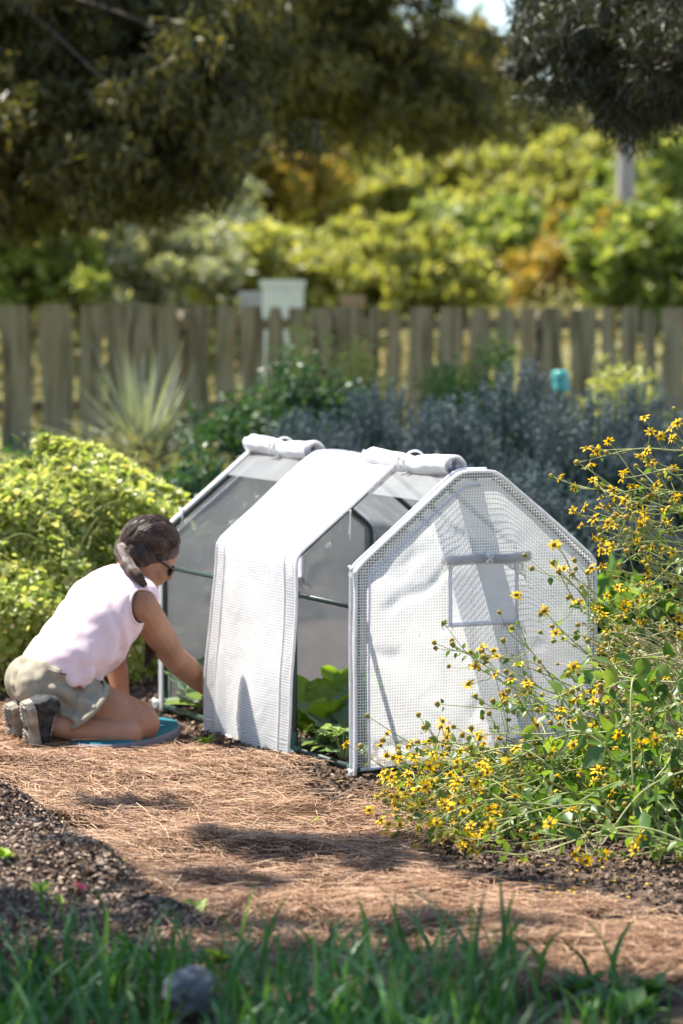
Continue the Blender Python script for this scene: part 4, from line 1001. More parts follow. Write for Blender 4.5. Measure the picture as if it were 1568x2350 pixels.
def daisy(label, base_uv, tips, seed, leafy=1.0, arch=.22, lsize=.075, fl=.5, br=(2, 5), spread=.14):
    rs = np.random.RandomState(seed)
    bc = gnd(*base_uv); pl = thing('yellow_daisy_plant', label, 'daisy plant', bc, 'yellow daisies sprawling at the corner of the greenhouse')
    sv = []; sf = []; nv = 0; LP = []; LD = []; LS = []; heads = []
    def addst(P, r, k=5):
        nonlocal nv
        V, Fs = tube(P, r, k); sv.append(V); sf.extend([tuple(i + nv for i in f) for f in Fs]); nv += len(V)
    for tp in tips:
        b0 = bc + np.array([rs.normal(0, spread), rs.normal(0, spread), 0]); b0[2] = float(gz(b0[0], b0[1])) - .01
        L_ = np.linalg.norm(tp - b0); m1 = b0 * .62 + tp * .38 + UZ * (arch * L_ * rs.uniform(.4, 1.3)) + rs.normal(0, .04, 3); m2 = b0 * .25 + tp * .75 + UZ * (arch * .6 * L_ * rs.uniform(.2, 1.2)) + rs.normal(0, .03, 3)
        m1[2] = max(m1[2], .05); m2[2] = max(m2[2], .035)
        P = bez([b0, m1, m2, tp], 30); addst(P, np.linspace(.0036, .0012, len(P)))
        n = len(P)
        ends = [(P[-1], unit(P[-1] - P[-3]))]
        for k in range(rs.randint(*br)):
            i = rs.randint(int(n * .55), n - 2); d = unit(unit(P[i + 1] - P[i]) + rs.normal(0, .55, 3) + UZ * .25); l = rs.uniform(.05, .17) ; q0 = P[i]
            q = bez([q0, q0 + d * l * .5 + rs.normal(0, .008, 3), q0 + d * l + UZ * rs.uniform(-.01, .03)], 8)
            if q[-1][2] < .025: q[:, 2] += np.linspace(0, 1, len(q)) * (.03 - q[-1][2])
            addst(q, np.linspace(.0017, .0010, len(q)), 4); ends.append((q[-1], unit(q[-1] - q[-2])))
            if rs.rand() < .8 * leafy: LP.append(q[len(q) // 2]); LD.append(unit(rs.normal(size=3) + d - UZ * .4)); LS.append(rs.uniform(.018, .035))
        for e, d in ends: heads.append((e, d, rs.rand() < fl))
        st = max(1, int(n / (L_ / .075)))
        for i in range(3, n - 1, st):
            t = i / n; sz = lsize * (1.1 - .72 * t) * rs.uniform(.55, 1.15)
            if rs.rand() > leafy * (1.15 - .55 * t): continue
            ang = rs.uniform(0, PI); tg = unit(P[i + 1] - P[i]); x_ = unit(np.cross(tg, UZ)); y_ = np.cross(x_, tg)
            for s_ in (1, -1):
                if rs.rand() < .25: continue
                d = unit((x_ * math.cos(ang) + y_ * math.sin(ang)) * s_ + tg * .5 + rs.normal(0, .25, 3) - UZ * .45); LP.append(P[i]); LD.append(d); LS.append(sz)
    put('stems', np.concatenate(sv), sf, M_STEM, pl)
    if LP:
        LP = np.array(LP); LD = unit(np.array(LD)); LS = np.array(LS); rl = unit(rs.normal(size=LP.shape) * .7 + UZ)
        x_ = unit(np.cross(LD, rl)); M = np.stack([x_, LD, np.cross(x_, LD)], 1)
        V, Fs = scat(LP + LD * .006, M, LS, OVATE_V, OVATE_F, rs.uniform(.85, 1.25, len(LP))); V[:, 2] = np.maximum(V[:, 2], .012); put('leaves', V, Fs, M_DLEAF, pl)
    o0 = ORG[pl.name]
    for e, d, f in heads:
        nmz = unit(d + rs.normal(0, .45, 3) + UZ * .35); me = FM[rs.randint(len(FM))] if f else BM[rs.randint(len(BM))]
        o = bpy.data.objects.new('flower' if f else 'seed_head', me); COL.objects.link(o); o.parent = pl
        o.location = Vector(e - o0); o.rotation_euler = (Matrix.Rotation(0, 3, 'Z') if False else Vector(nmz).to_track_quat('Z', 'Y').to_matrix()).to_euler()
        sc_ = rs.uniform(.9, 1.4) if f else rs.uniform(.95, 1.3); o.scale = (sc_, sc_, sc_)
    return pl
r1 = np.random.RandomState(101)
daisy('yellow daisy plant sprawling lowest onto the pine needle path', (1330, 1900), tipzone(27, (860, 1120), (1760, 1990), (8.3, 9.0), r1), 1, .85, .12, .05, .78, (3, 6))
daisy('yellow daisy plant reaching the front foot of the greenhouse', (1420, 1850), tipzone(24, (850, 1150), (1690, 1850), (8.7, 9.3), r1), 2, .85, .16, .055, .62, (3, 6))
daisy('thin yellow daisy stems crossing the white end panel below its window', (1480, 1800), tipzone(11, (1000, 1240), (1440, 1650), (8.9, 9.3), r1), 3, .55, .10, .055, .42, (2, 5), .10)
daisy('yellow daisy stems level with the window of the end panel', (1640, 1760), tipzone(5, (1185, 1345), (1265, 1320), (9.0, 9.4), r1) + tipzone(9, (1190, 1420), (1330, 1640), (9.0, 9.4), r1), 4, .5, .12, .055, .5, (2, 4), .10)
daisy('tallest yellow daisy plant rising past the end of the greenhouse towards the fence', (2050, 1790), tipzone(15, (1310, 1520), (1020, 1330), (9.0, 9.6), r1) + tipzone(5, (1530, 1640), (880, 1100), (9.1, 9.7), r1), 5, .32, .34, .05, .68, (4, 8), .12)
daisy('slender yellow daisy plant arching in from the side above the dried stalks', (1980, 1760), tipzone(16, (1330, 1560), (1180, 1460), (9.0, 9.6), r1), 15, .4, .26, .055, .55, (3, 7), .12)
daisy('leafy yellow daisy plant with the broadest leaves standing on bare soil', (1500, 1840), tipzone(34, (1090, 1500), (1600, 1930), (8.5, 9.2), r1), 6, 1.7, .2, .085, .4, (1, 4), .2)
daisy('leafy yellow daisy plant at the very corner of the bed with drooping leaves', (1640, 1900), tipzone(34, (1300, 1620), (1540, 1970), (8.3, 8.9), r1), 7, 1.7, .24, .088, .3, (1, 3), .2)
daisy('yellow daisy plant laying long stems flat over the dark soil', (1700, 1990), tipzone(5, (1080, 1350), (1940, 2050), (8.0, 8.5), r1), 8, .5, .10, .07, .5, (1, 4), .1)
# dried stalks
rs = np.random.RandomState(9); ds = thing('dried_stalks', 'tangle of dry straw coloured flower stalks with brown seed heads among green daisies', 'dried plant', gnd(1560, 1760), None)
dm = MB()
dn = []
for i in range(150):
    a_ = at(rs.uniform(1380, 1640), rs.uniform(1440, 1680), rs.uniform(9.1, 9.9)); l = rs.uniform(.08, .32); d = unit(np.array([-.8, rs.normal(0, .3), rs.normal(.15, .45)])); P = bez([a_ - d * l * .5, a_ + rs.normal(0, .012, 3), a_ + d * l * .5], 6)
    V, Fs = tube(P, .0013, 4); dm.add(V, Fs, 0)
    if rs.rand() < .6: V, Fs = ellipsoid(P[-1], (.006, .006, .005), None, 6, 4); dm.add(V, Fs, 1)
for i in range(40):
    b0 = gnd(rs.uniform(1500, 1720), rs.uniform(1730, 1800)); t = at(rs.uniform(1390, 1640), rs.uniform(1420, 1640), rs.uniform(9.1, 9.9)); V, Fs = tube(bez([b0, b0 * .5 + t * .5 + UZ * .08, t], 10), .0017, 4); dm.add(V, Fs, 0)
dm.build('stalks', [leafmat('dry_stalk', [(.5, .44, .24), (.62, .56, .34), (.4, .33, .18)], .1, .6), M_BUD], ds)
# fallen petals
n = 60; q = np.array([gnd(rs.uniform(1050, 1500), rs.uniform(1985, 2140)) for _ in range(n)]); q[:, 2] = gz(q[:, 0], q[:, 1]) + .014
M = rots(np.stack([np.cos(rs.uniform(0, 6, n)), np.sin(rs.uniform(0, 6, n)), rs.normal(0, .1, n)], 1), np.array([0, 0, 1.0])); V, Fs = scat(q, M, .014, LEAF_V, LEAF_F); tag(put('fallen_petals', V, Fs, M_PET), kind='stuff')

# --- foreground grass in the shade
rs = np.random.RandomState(21); n = 6200
gx = rs.uniform(-1.15, 1.15, n); gy = rs.uniform(4.6, 6.9, n)
pv = proj(np.stack([gx, gy, gx * 0], 1)); dens = (sstep(2225, 2340, pv[:, 1]) + .09 * sstep(2080, 2160, pv[:, 1])) * np.where(pv[:, 0] > 1180, sstep(2260, 2360, pv[:, 1]) * .6, 1)
k = rs.rand(n) < dens * (.55 + .45 * sstep(-.2, .2, vn(gx, gy, 3, 2))); k &= ~((pv[:, 0] > 380) & (pv[:, 0] < 494) & (gy < 6.3) & (gy > 4.9) & (rs.rand(n) < .97)); gx, gy = gx[k], gy[k]; n = len(gx)
ln_ = rs.uniform(.07, .21, n) * (1 + .7 * (rs.rand(n) < .08)); pu = proj(np.stack([gx, gy, gx * 0], 1))[:, 0]; ln_ = ln_ * np.where(pu > 1180, .5, 1) * (.75 + .5 * sstep(-.2, .3, vn(gx, gy, 2.1, 6)))
P0 = np.stack([gx, gy, gz(gx, gy)], 1); a = rs.uniform(0, 2 * PI, n); lean = np.abs(rs.normal(.45, .4, n)); wd = rs.uniform(.006, .014, n)
ld = np.stack([np.cos(a), np.sin(a), 0 * a], 1); sd = np.stack([-np.sin(a), np.cos(a), 0 * a], 1); ns = 6; V = np.zeros((n, ns * 2, 3))
for i in range(ns):
    t = i / (ns - 1); c = P0 + UZ * (ln_ * (t - .35 * np.minimum(lean, 1.2) * t ** 3))[:, None] + ld * (ln_ * lean * t * t * 1.1)[:, None]; w_ = wd * (1 - t ** 2.2) + .0004
    V[:, 2 * i] = c - sd * w_[:, None] / 2; V[:, 2 * i + 1] = c + sd * w_[:, None] / 2
q = np.array([(2 * i, 2 * i + 1, 2 * i + 3, 2 * i + 2) for i in range(ns - 1)]); Fs = (q[None] + (np.arange(n) * ns * 2)[:, None, None]).reshape(-1, 4)
n2 = 190; hx = rs.uniform(-.95, .62, n2); hy = rs.uniform(5.2, 6.7, n2); Vb = np.zeros((n2, ns * 2, 3)); hl_ = rs.uniform(.13, .28, n2); ha = rs.uniform(0, 2 * PI, n2); hn = rs.uniform(.15, .9, n2); hw_ = rs.uniform(.010, .017, n2)
_u = proj(np.stack([hx, hy, hx * 0], 1))[:, 0]; hx = np.where((_u > 340) & (_u < 530) & (hy < 6.3), hx + .3, hx)
HP = np.stack([hx, hy, gz(hx, hy)], 1); hd = np.stack([np.cos(ha), np.sin(ha) * .6, 0 * ha], 1); hs = np.stack([np.abs(np.sin(ha)) * .6 + .5, 0 * ha, 0 * ha], 1)
for i in range(ns):
    t = i / (ns - 1); c = HP + UZ * (hl_ * (t - .5 * hn * t ** 2.6))[:, None] + hd * (hl_ * hn * t * t * 1.1)[:, None]; w_ = hw_ * (1 - t ** 2.5) + .0005
    Vb[:, 2 * i] = c - hs * w_[:, None] / 2; Vb[:, 2 * i + 1] = c + hs * w_[:, None] / 2
V = np.concatenate([V, Vb]); Fs = (q[None] + (np.arange(n + n2) * ns * 2)[:, None, None]).reshape(-1, 4)
tag(put('grass', V.reshape(-1, 3), Fs, leafmat('grass_blade', [(.025, .08, .018), (.045, .14, .032), (.07, .19, .05), (.13, .25, .08)], .35, .4, .5)), kind='stuff')
# weeds on the bed and stray sprigs
def sprig(label, uv, size, mat, seed, n=9, name='weed_seedling', blade=False):
    rs = np.random.RandomState(seed); b0 = gnd(*uv); b0[2] = float(gz(b0[0], b0[1])); t_ = thing(name, label, 'weed', b0, 'weeds sprouting from the beds')
    a = rs.uniform(0, 2 * PI, n); d = np.stack([np.cos(a), np.sin(a), rs.uniform(.3, 1.4, n)], 1); M = rots(d, np.array([.1, .1, 1.0]) if not blade else None, rs)
    V, Fs = scat(np.repeat(b0[None], n, 0) + unit(d) * size * .2, M, size * rs.uniform(.6, 1.2, n), BLADE_V if blade else OVATE_V, BLADE_F if blade else OVATE_F, .12 if blade else 1.1); put('leaves', V, Fs, mat, t_)
    sm = MB()
    for q in unit(d): V, Fs = tube(np.array([b0 - UZ * .005, b0 + q * size * .12, b0 + q * size * .25]), .0012, 4); sm.add(V, Fs)
    sm.build('stems', [M_STK], t_)
M_WEED = leafmat('weed_leaf', [(.2, .32, .04), (.3, .42, .07)], .4, .5)
M_RED = leafmat('red_leaf', [(.25, .02, .07), (.35, .04, .1)], .3, .5)
sprig('small lime seedling alone on the dark mound', (90, 2160), .035, M_WEED, 1)
sprig('tiny magenta leafed seedling on the dark mound', (192, 2135), .03, M_RED, 2, 6)
sprig('thin grass sprig on the mound near the magenta seedling', (148, 2168), .06, M_WEED, 3, 5, 'grass_sprig', True)
sprig('lime seedling at the left border of the mound', (6, 2100), .04, M_WEED, 4)
sprig('broad bladed pale grass tuft at the foot of the mound', (215, 2290), .15, M_WEED, 5, 12, 'grass_sprig', True)
sprig('yellowish creeping weed where the mound meets the needles', (520, 2235), .07, M_WEED, 6, 22)
sprig('small yellow green weed on the needles beside the teal pad', (470, 1715), .05, M_WEED, 7, 14)
sprig('small green weed on the soil before the dark base rail', (705, 1895), .04, M_WEED, 8, 8)
sprig('pale green weed between the mound and the grass', (450, 2130), .04, M_WEED, 9, 10)
for k_, (u, v) in enumerate([(1330, 2290), (1400, 2320), (1490, 2300), (1450, 2345)]):
    sprig(['low green weed in the shaded soil nearest the needles', 'low green weed in the shaded soil amid three others', 'low green weed in the shaded soil farthest from the grass', 'low green weed in the shaded soil closest to the camera'][k_], (u, v), .07, leafmat('dark_weed_leaf', [(.05, .12, .03), (.1, .2, .06)], .3, .5) if k_ == 0 else bpy.data.materials['dark_weed_leaf'], 30 + k_, 16)
# grey stone in the grass
st = gnd(437, 2262, 0); V, Fs = ellipsoid((0, 0, 0), (.047, .05, .052), None, 28, 18)
V = V * np.array([1.08, 1, .92]) * (1 + .34 * vn(V[:, 0] * 34 + V[:, 1] * 13, V[:, 2] * 34 - V[:, 1] * 20, 1, 2) + .2 * vn(V[:, 0] * 95 + V[:, 1] * 60, V[:, 2] * 95, 1, 4))[:, None]
pc_ = at(437, 2272, 6.1); o = put('stone', V + pc_, Fs, matnoise('grey_stone', [(.06, .063, .07), (.13, .135, .15), (.24, .25, .265)], 45, .9, .8, 200, dist=.01), None, origin=pc_)
tag(o, 'rounded grey stone lying in the dark grass', 'stone')
# ------------------------------------------------------------------ behind the bed: shrubs, fence, hives, trees
def leafcloud(name, parent, centers, radii, per, size, mat, rs, tv=LEAF_V, tf=LEAF_F, width=1.0, axis=None, axj=.8, shell=.0):
    centers = np.asarray(centers, float); radii = np.atleast_2d(np.asarray(radii, float)); radii = np.broadcast_to(radii, centers.shape)
    c = np.repeat(centers, per, 0); r = np.repeat(radii, per, 0); q = unit(rs.normal(size=c.shape)) * (rs.rand(len(c), 1) ** (.45 if not shell else .2))
    P = c + q * r; d = rs.normal(size=P.shape) if axis is None else np.asarray(axis, float) + rs.normal(size=P.shape) * axj
    V, Fs = scat(P, rots(d, None, rs), size * rs.uniform(.6, 1.35, len(P)), tv, tf, width); return put(name, V, Fs, mat, parent)
def limbs(b0, tips, r0, rs, k=7, wob=.1, tr=None):
    mb = MB()
    for t in tips:
        m_ = b0 * .5 + t * .5 + rs.normal(0, wob, 3); V, Fs = tube(bez([b0, m_, t], 8), np.linspace(r0, r0 * .25, 9), k); mb.add(V, Fs)
    return mb
def clusters(n, c, r, rs, fill=.5):
    q = unit(rs.normal(size=(n, 3))) * (rs.rand(n, 1) ** fill); return np.asarray(c, float) + q * np.asarray(r, float)
M_BARK = matnoise('bark', [(.05, .038, .028), (.13, .1, .075)], 9, .95, .8, 40, stretch=(4, 4, .8))
M_PALE = matnoise('pale_bark', [(.32, .27, .26), (.5, .44, .42)], 6, .9, .5, 30, stretch=(4, 4, .6))
def ground_at(u, Y): p = at(u, 690, Y); return np.array([p[0], Y, float(gz(p[0], Y))])

# lavender and other shrubs between the greenhouse and the fence
M_LAV = leafmat('lavender_leaf', [(.03, .06, .04), (.055, .095, .07), (.09, .13, .11), (.035, .08, .03)], .2, .7, .2, tint=(1, 1.1, .9))  # foliage colour darkened to stand in for the shade over the bed
M_LAVF = leafmat('lavender_spike', [(.075, .11, .115), (.115, .155, .165), (.165, .2, .21), (.1, .16, .1)], .2, .7, .2, tint=(1, 1, 1.2))  # spikes dulled to teal grey, the same shade put into their colour
M_EMER = leafmat('dark_shrub_leaf', [(.018, .05, .022), (.035, .09, .038), (.06, .13, .05), (.09, .16, .07)], .3, .4, .5)
M_GOLD = leafmat('yellow_green_leaf', [(.2, .24, .07), (.34, .36, .13), (.45, .45, .2)], .4, .5, .3)
M_SAGE = leafmat('sage_leaf', [(.13, .17, .1), (.22, .26, .16), (.3, .33, .22)], .3, .6, .3)
def lavender(label, u, Y, h, r, seed, spikes=420):
    rs = np.random.RandomState(seed); b0 = ground_at(u, Y); t = thing('lavender_bush', label, 'lavender', b0, 'lavender bushes behind the greenhouse')
    n = 3800; a = rs.uniform(0, 2 * PI, n); el = rs.uniform(.15, 1.35, n); d = np.stack([np.cos(a) * np.cos(el), np.sin(a) * np.cos(el), np.sin(el)], 1)
    P = b0 + d * np.array([r, r, h * .72]) * (rs.rand(n, 1) ** .4) ; V, Fs = scat(P, rots(d + rs.normal(size=d.shape) * .35, None, rs), rs.uniform(.05, .11, n), LEAF_V, LEAF_F, .3); put('foliage', V, Fs, M_LAV, t)
    n = spikes; a = rs.uniform(0, 2 * PI, n); el = rs.uniform(.35, 1.5, n); d = np.stack([np.cos(a) * np.cos(el), np.sin(a) * np.cos(el), np.sin(el)], 1); sm = []; sf = []; k = 0
    for q in d:
        l = rs.uniform(.8, 1.15); p0 = b0 + q * np.array([r, r, h * .7]) * .8; p1 = b0 + q * np.array([r * 1.05, r * 1.05, h]) * l; p1[2] += .03; V, Fs = tube(np.array([p0, p0 * .5 + p1 * .5, p1]), .0022, 3, False); sm.append(V); sf += [tuple(i + k for i in f) for f in Fs]; k += len(V)
        P = p1 - unit(p1 - p0) * np.linspace(0, .09, 7)[:, None] + rs.normal(0, .004, (7, 3)); V, Fs = scat(P, rots(rs.normal(size=(7, 3)) + unit(p1 - p0), None, rs), .022, LEAF_V, LEAF_F, 1.0); sm.append(V); sf += [tuple(i + k for i in f) for f in Fs]; k += len(V)
    put('flower_spikes', np.concatenate(sm), sf, M_LAVF, t)
for i, (u, Y, h, r, lab) in enumerate([
    (700, 16.6, .72, .42, 'lavender bush directly behind the rolled door farthest from the camera'), (870, 17.2, .82, .48, 'lavender bush behind the gap between the two rolled doors'),
    (1030, 16.2, .80, .46, 'lavender bush behind the nearer rolled door'), (1190, 17.0, .92, .50, 'tall lavender bush behind the sloping end of the roof'),
    (1330, 15.6, .86, .46, 'lavender bush beside the turquoise pot'), (1470, 16.8, .84, .5, 'lavender bush behind the tallest yellow daisies'), (1600, 15.8, .8, .46, 'lavender bush cut by the picture edge behind the daisies'),
    (950, 14.6, .55, .4, 'low dark lavender bush right behind the greenhouse ridge'), (1240, 14.4, .6, .42, 'low dark lavender bush past the right slope of the greenhouse'), (1410, 14.2, .5, .4, 'low dark lavender bush beside the greenhouse wall')]):
    lavender(lab, u, Y, h, r, 40 + i)
def shrub(name, label, cat, u, Y, w, h, mat, seed, n=5200, leaf=.05, z0=.0, group=None, ncl=26, dep=None, width=.8, axis=None, axj=.9, per=None):
    rs = np.random.RandomState(seed); b0 = ground_at(u, Y); t = thing(name, label, cat, b0, group); dep = dep or w
    C_ = clusters(ncl, b0 + UZ * (z0 + h * .52), (w * .8, dep * .8, h * .42), rs)
    leafcloud('foliage', t, C_, (w * .34, dep * .34, h * .24), n // ncl, leaf, mat, rs, width=width, axis=axis, axj=axj)
    limbs(b0, C_[::3], max(.008, w * .03), rs, 5, w * .06).build('stems', [M_BARK], t); return t
shrub('dark_shrub', 'dark emerald shrub behind the rolled door, before the fence', 'shrub', 610, 17.8, .62, 1.02, M_EMER, 61, 9000, .05, dep=.5)
shrub('dark_shrub', 'deep green shrub filling the shade between bean mound and greenhouse', 'shrub', 455, 15.2, .42, .72, M_EMER, 62, 6500, .045)
shrub('dark_shrub', 'low deep green shrub at the back of the greenhouse', 'shrub', 590, 14.6, .45, .55, M_EMER, 63, 6500, .045)
shrub('yellow_green_shrub', 'pale yellow green flowering shrub by the fence above the ridge', 'shrub', 815, 19.2, .26, 1.05, M_GOLD, 64, 3000, .045)
shrub('yellow_green_shrub', 'pale yellow green flowering shrub above the dark emerald one', 'shrub', 700, 19.5, .34, 1.12, M_GOLD, 65, 2600, .045)
shrub('yellow_green_shrub', 'pale yellow shrub glowing behind the daisies near the fence', 'shrub', 1445, 18.2, .4, .95, M_GOLD, 66, 4200, .045)
shrub('green_shrub', 'mid green shrub against the fence left of the turquoise pot', 'shrub', 1090, 20.5, .5, 1.0, leafmat('mid_green_leaf', [(.06, .12, .04), (.11, .2, .06), (.17, .26, .09)], .35, .5), 67, 6000, .05)
shrub('green_shrub', 'dark bush in the shadow behind the bean mound', 'shrub', 60, 15.5, .6, .7, M_EMER, 68, 5200, .05)
shrub('green_shrub', 'broad leafed bush past the far end of the greenhouse wall', 'shrub', 1440, 12.0, .26, .42, leafmat('broad_leaf', [(.08, .16, .03), (.14, .25, .05), (.3, .4, .16)], .45, .45), 69, 700, .11)
shrub('brown_shrub', 'brownish seedy perennial among the lavender', 'shrub', 330, 17.2, .6, .62, leafmat('seedy_leaf', [(.12, .11, .05), (.22, .2, .09), (.3, .3, .12)], .3, .6), 70, 3600, .04)
# yucca
rs = np.random.RandomState(77); b0 = ground_at(325, 18.6); yc = thing('yucca', 'spiky pale grey green yucca fanning out in front of the fence', 'yucca', b0); ym = MB()
for i in range(250):
    a = rs.uniform(0, 2 * PI); el = rs.uniform(-.15, 1.45); l = rs.uniform(.42, .68) * (1 + .25 * (el > 1) + .3 * (el < .6)); d = np.array([math.cos(a) * math.cos(el), math.sin(a) * math.cos(el), math.sin(el)]); sd = np.array([-math.sin(a), math.cos(a), 0]); up = np.cross(sd, d) * -1
    c0 = b0 + UZ * rs.uniform(.22, .42); L_ = [c0 + d * l * t - UZ * (.10 * l * t * t * (1.4 - el)) for t in np.linspace(0, 1, 6)]; w_ = [.007, .010, .011, .009, .006, .001]
    V = []
    for p, q in zip(L_, w_): V += [p - sd * q, p - up * q * .5, p + sd * q]
    ym.add(np.array(V), [f for i_ in range(5) for f in ((i_ * 3, i_ * 3 + 1, i_ * 3 + 4, i_ * 3 + 3), (i_ * 3 + 1, i_ * 3 + 2, i_ * 3 + 5, i_ * 3 + 4))])
ym.build('leaves', [leafmat('yucca_leaf', [(.2, .23, .16), (.34, .37, .27), (.46, .48, .37)], .15, .45, .5)], yc)
V, Fs = tube(np.array([b0, b0 + UZ * .2, b0 + UZ * .42]), [.07, .065, .06], 8); put('trunk', V, Fs, M_BARK, yc)
# turquoise pot on a stake
tq = ground_at(1287, 20.5); pt_ = thing('turquoise_pot', 'turquoise glazed pot upturned on a stake before the fence', 'pot', tq)
top_ = at(1287, 850, 20.5)[2]; pr = [(.0, top_), (.045, top_), (.056, top_ - .012), (.060, top_ - .06), (.062, top_ - .115), (.066, top_ - .12), (.066, top_ - .145), (.058, top_ - .145), (.052, top_ - .1)]
th = np.linspace(0, 2 * PI, 20, endpoint=False); V = np.array([[tq[0] + r_ * math.cos(t), tq[1] + r_ * math.sin(t), z] for r_, z in pr for t in th]); Fs = [(i * 20 + j, i * 20 + (j + 1) % 20, (i + 1) * 20 + (j + 1) % 20, (i + 1) * 20 + j) for i in range(len(pr) - 1) for j in range(20)]
put('pot_body', V, Fs, plain('turquoise_glaze', (.08, .42, .38), .25, 0, .6), pt_)
V, Fs = tube(np.array([tq, tq * .5 + np.array([tq[0], tq[1], top_ - .03]) * .5, (tq[0], tq[1], top_ - .03)]), .012, 6); put('stake', V, Fs, M_BARK, pt_)

# fence of split boards
FY = 24.0
fence = thing('picket_fence', 'weathered grey fence of uneven split boards with gaps between them', 'fence', (at(784, 700, FY)[0], FY, .3))
M_BRD = matnoise('weathered_board', [(.095, .078, .05), (.19, .165, .11), (.31, .275, .205), (.25, .175, .08)], 2.2, .9, .5, 30, stretch=(9, 9, .7), dist=.01)
rs = np.random.RandomState(88)
pk_ = [(5, 70), (95, 165), (185, 236), (246, 300), (304, 350), (354, 412), (435, 478), (498, 541), (557, 600), (615, 646), (665, 696), (705, 756), (775, 831), (845, 872), (888, 915), (938, 996), (1010, 1061), (1080, 1120), (1140, 1176), (1195, 1229), (1245, 1291), (1310, 1366), (1380, 1416), (1430, 1461), (1475, 1503), (1520, 1572), (1592, 1640), (1660, 1710), (-90, -20), (-170, -110)] + [(1735 + k * 66, 1735 + k * 66 + 34 + (k * 13) % 22) for k in range(10)] + [(-245 - k * 72, -190 - k * 72 + (k * 11) % 14) for k in range(10)]
for u0, u1 in pk_:
    u0 -= 2; u1 += 2
    tv = 700 + 8 * (u0 / 1568) + rs.uniform(-5, 5); x0, x1 = at(u0, 700, FY)[0], at(u1, 700, FY)[0]; zt = at(700, tv, FY)[2]; zb = float(gz((x0 + x1) / 2, FY)) - .02
    n = 12; V = []; ph = rs.uniform(0, 9, 2)
    for i in range(n):
        t = i / (n - 1); z = zb + (zt - zb) * t; e0 = .012 * math.sin(t * 7 + ph[0]) + rs.normal(0, .004); e1 = .012 * math.sin(t * 6 + ph[1]) + rs.normal(0, .004); tp = .012 * (t > .97)
        for y_ in (FY - .03, FY): V += [(x0 + e0 + tp, y_, z), (x1 + e1 - tp, y_, z)]
    Fs = []
    for i in range(n - 1):
        a = i * 4; b_ = a + 4; Fs += [(a, a + 1, b_ + 1, b_), (a + 3, a + 2, b_ + 2, b_ + 3), (a + 2, a, b_, b_ + 2), (a + 1, a + 3, b_ + 3, b_ + 1)]
    Fs += [(0, 2, 3, 1), (n * 4 - 4, n * 4 - 3, n * 4 - 1, n * 4 - 2)]; put('picket', V, Fs, M_BRD, fence, smooth=False)
for v in (742, 930):
    a, b_ = at(-930, v, FY + .045), at(2420, v + 4, FY + .045); V, Fs = box((a + b_) / 2, (b_[0] - a[0], .05, .085)); put('rail', V, Fs, M_BRD, fence, smooth=False)
for u in (-500, -80, 420, 760, 1235, 1650, 2100):
    p = at(u, 712, FY + .12); zb = float(gz(p[0], FY)); V, Fs = tube(np.array([(p[0], FY + .12, zb - .1), (p[0], FY + .12, 1.0), (p[0], FY + .12, p[2])]), .055, 10); put('post', V, Fs, M_BRD, fence)
# beehives beyond the fence
def hive(label, u0, u1, vt, Y, mat, lid, seed):
    x0, x1 = at(u0, 700, Y)[0], at(u1, 700, Y)[0]; xc = (x0 + x1) / 2; w_ = x1 - x0; zt = at(700, vt, Y)[2]; zg = float(gz(xc, Y)); t = thing('beehive', label, 'beehive', (xc, Y, zg), 'beehives beyond the fence')
    z = zg + .25; V, Fs = box((xc, Y, zg + .12), (w_ * .9, .4, .24)); put('stand', V, Fs, M_BRD, t, smooth=False)
    k = max(2, int(round((zt - .07 - z) / .24))); hh = (zt - .07 - z) / k
    for i in range(k):
        V, Fs = box((xc + .004 * (i % 2), Y, z + hh * (i + .5)), (w_ - .02, .42, hh - .008)); b_ = put('hive_box', V, Fs, mat, t, smooth=False)
        V, Fs = box((xc, Y - .219, z + hh * (i + .68)), (.13, .016, .03)); put('hand_hold', V, Fs, mat, b_, smooth=False)
    V, Fs = box((xc, Y, zt - .035), (w_ + .02, .46, .066)); put('lid', V, Fs, lid, t, smooth=False)
M_HW = plain('white_hive_paint', (.88, .88, .89), .5); M_HG = plain('grey_hive_paint', (.36, .37, .4), .6); M_HT = plain('peach_hive_paint', (.4, .27, .18), .6)
hive('white beehive standing tallest above the fence', 600, 698, 642, 28.2, M_HW, M_HW, 1)
hive('grey beehive tucked against the white one', 552, 606, 668, 29.0, M_HG, M_HG, 2)
hive('peach coloured beehive beside the amber bushes', 782, 836, 678, 30.5, M_HT, M_HT, 3)

# trees and bushes on the slope
YG = [(.17, .19, .045), (.29, .3, .08), (.41, .4, .14), (.5, .47, .22)]
M_YG = leafmat('lime_tree_leaf', YG, .45, .5, .3); M_AMB = leafmat('amber_leaf', [(.2, .18, .035), (.32, .28, .06), (.44, .35, .1), (.36, .24, .06)], .4, .5, .3, tint=(1.4, 1.2, .5))
M_OLV = leafmat('olive_leaf', [(.05, .065, .018), (.1, .12, .03), (.16, .16, .045), (.24, .2, .06)], .35, .5, .3); M_SIL = leafmat('silver_leaf', [(.22, .24, .15), (.38, .39, .27), (.52, .52, .39)], .3, .6, .3); M_FG = leafmat('fresh_leaf', [(.08, .13, .025), (.18, .24, .05), (.3, .34, .1), (.42, .42, .18)], .45, .45, .4); M_ORG = leafmat('orange_leaf', [(.4, .22, .05), (.5, .3, .08)], .4, .5, .3, tint=(1.4, 1, .5)); M_DK = leafmat('dark_needle', [(.035, .038, .014), (.07, .072, .024), (.12, .115, .035), (.22, .18, .055)], .3, .5, .4); M_DK2 = leafmat('black_green_needle', [(.016, .02, .01), (.03, .036, .016), (.06, .065, .03)], .2, .5, .4)
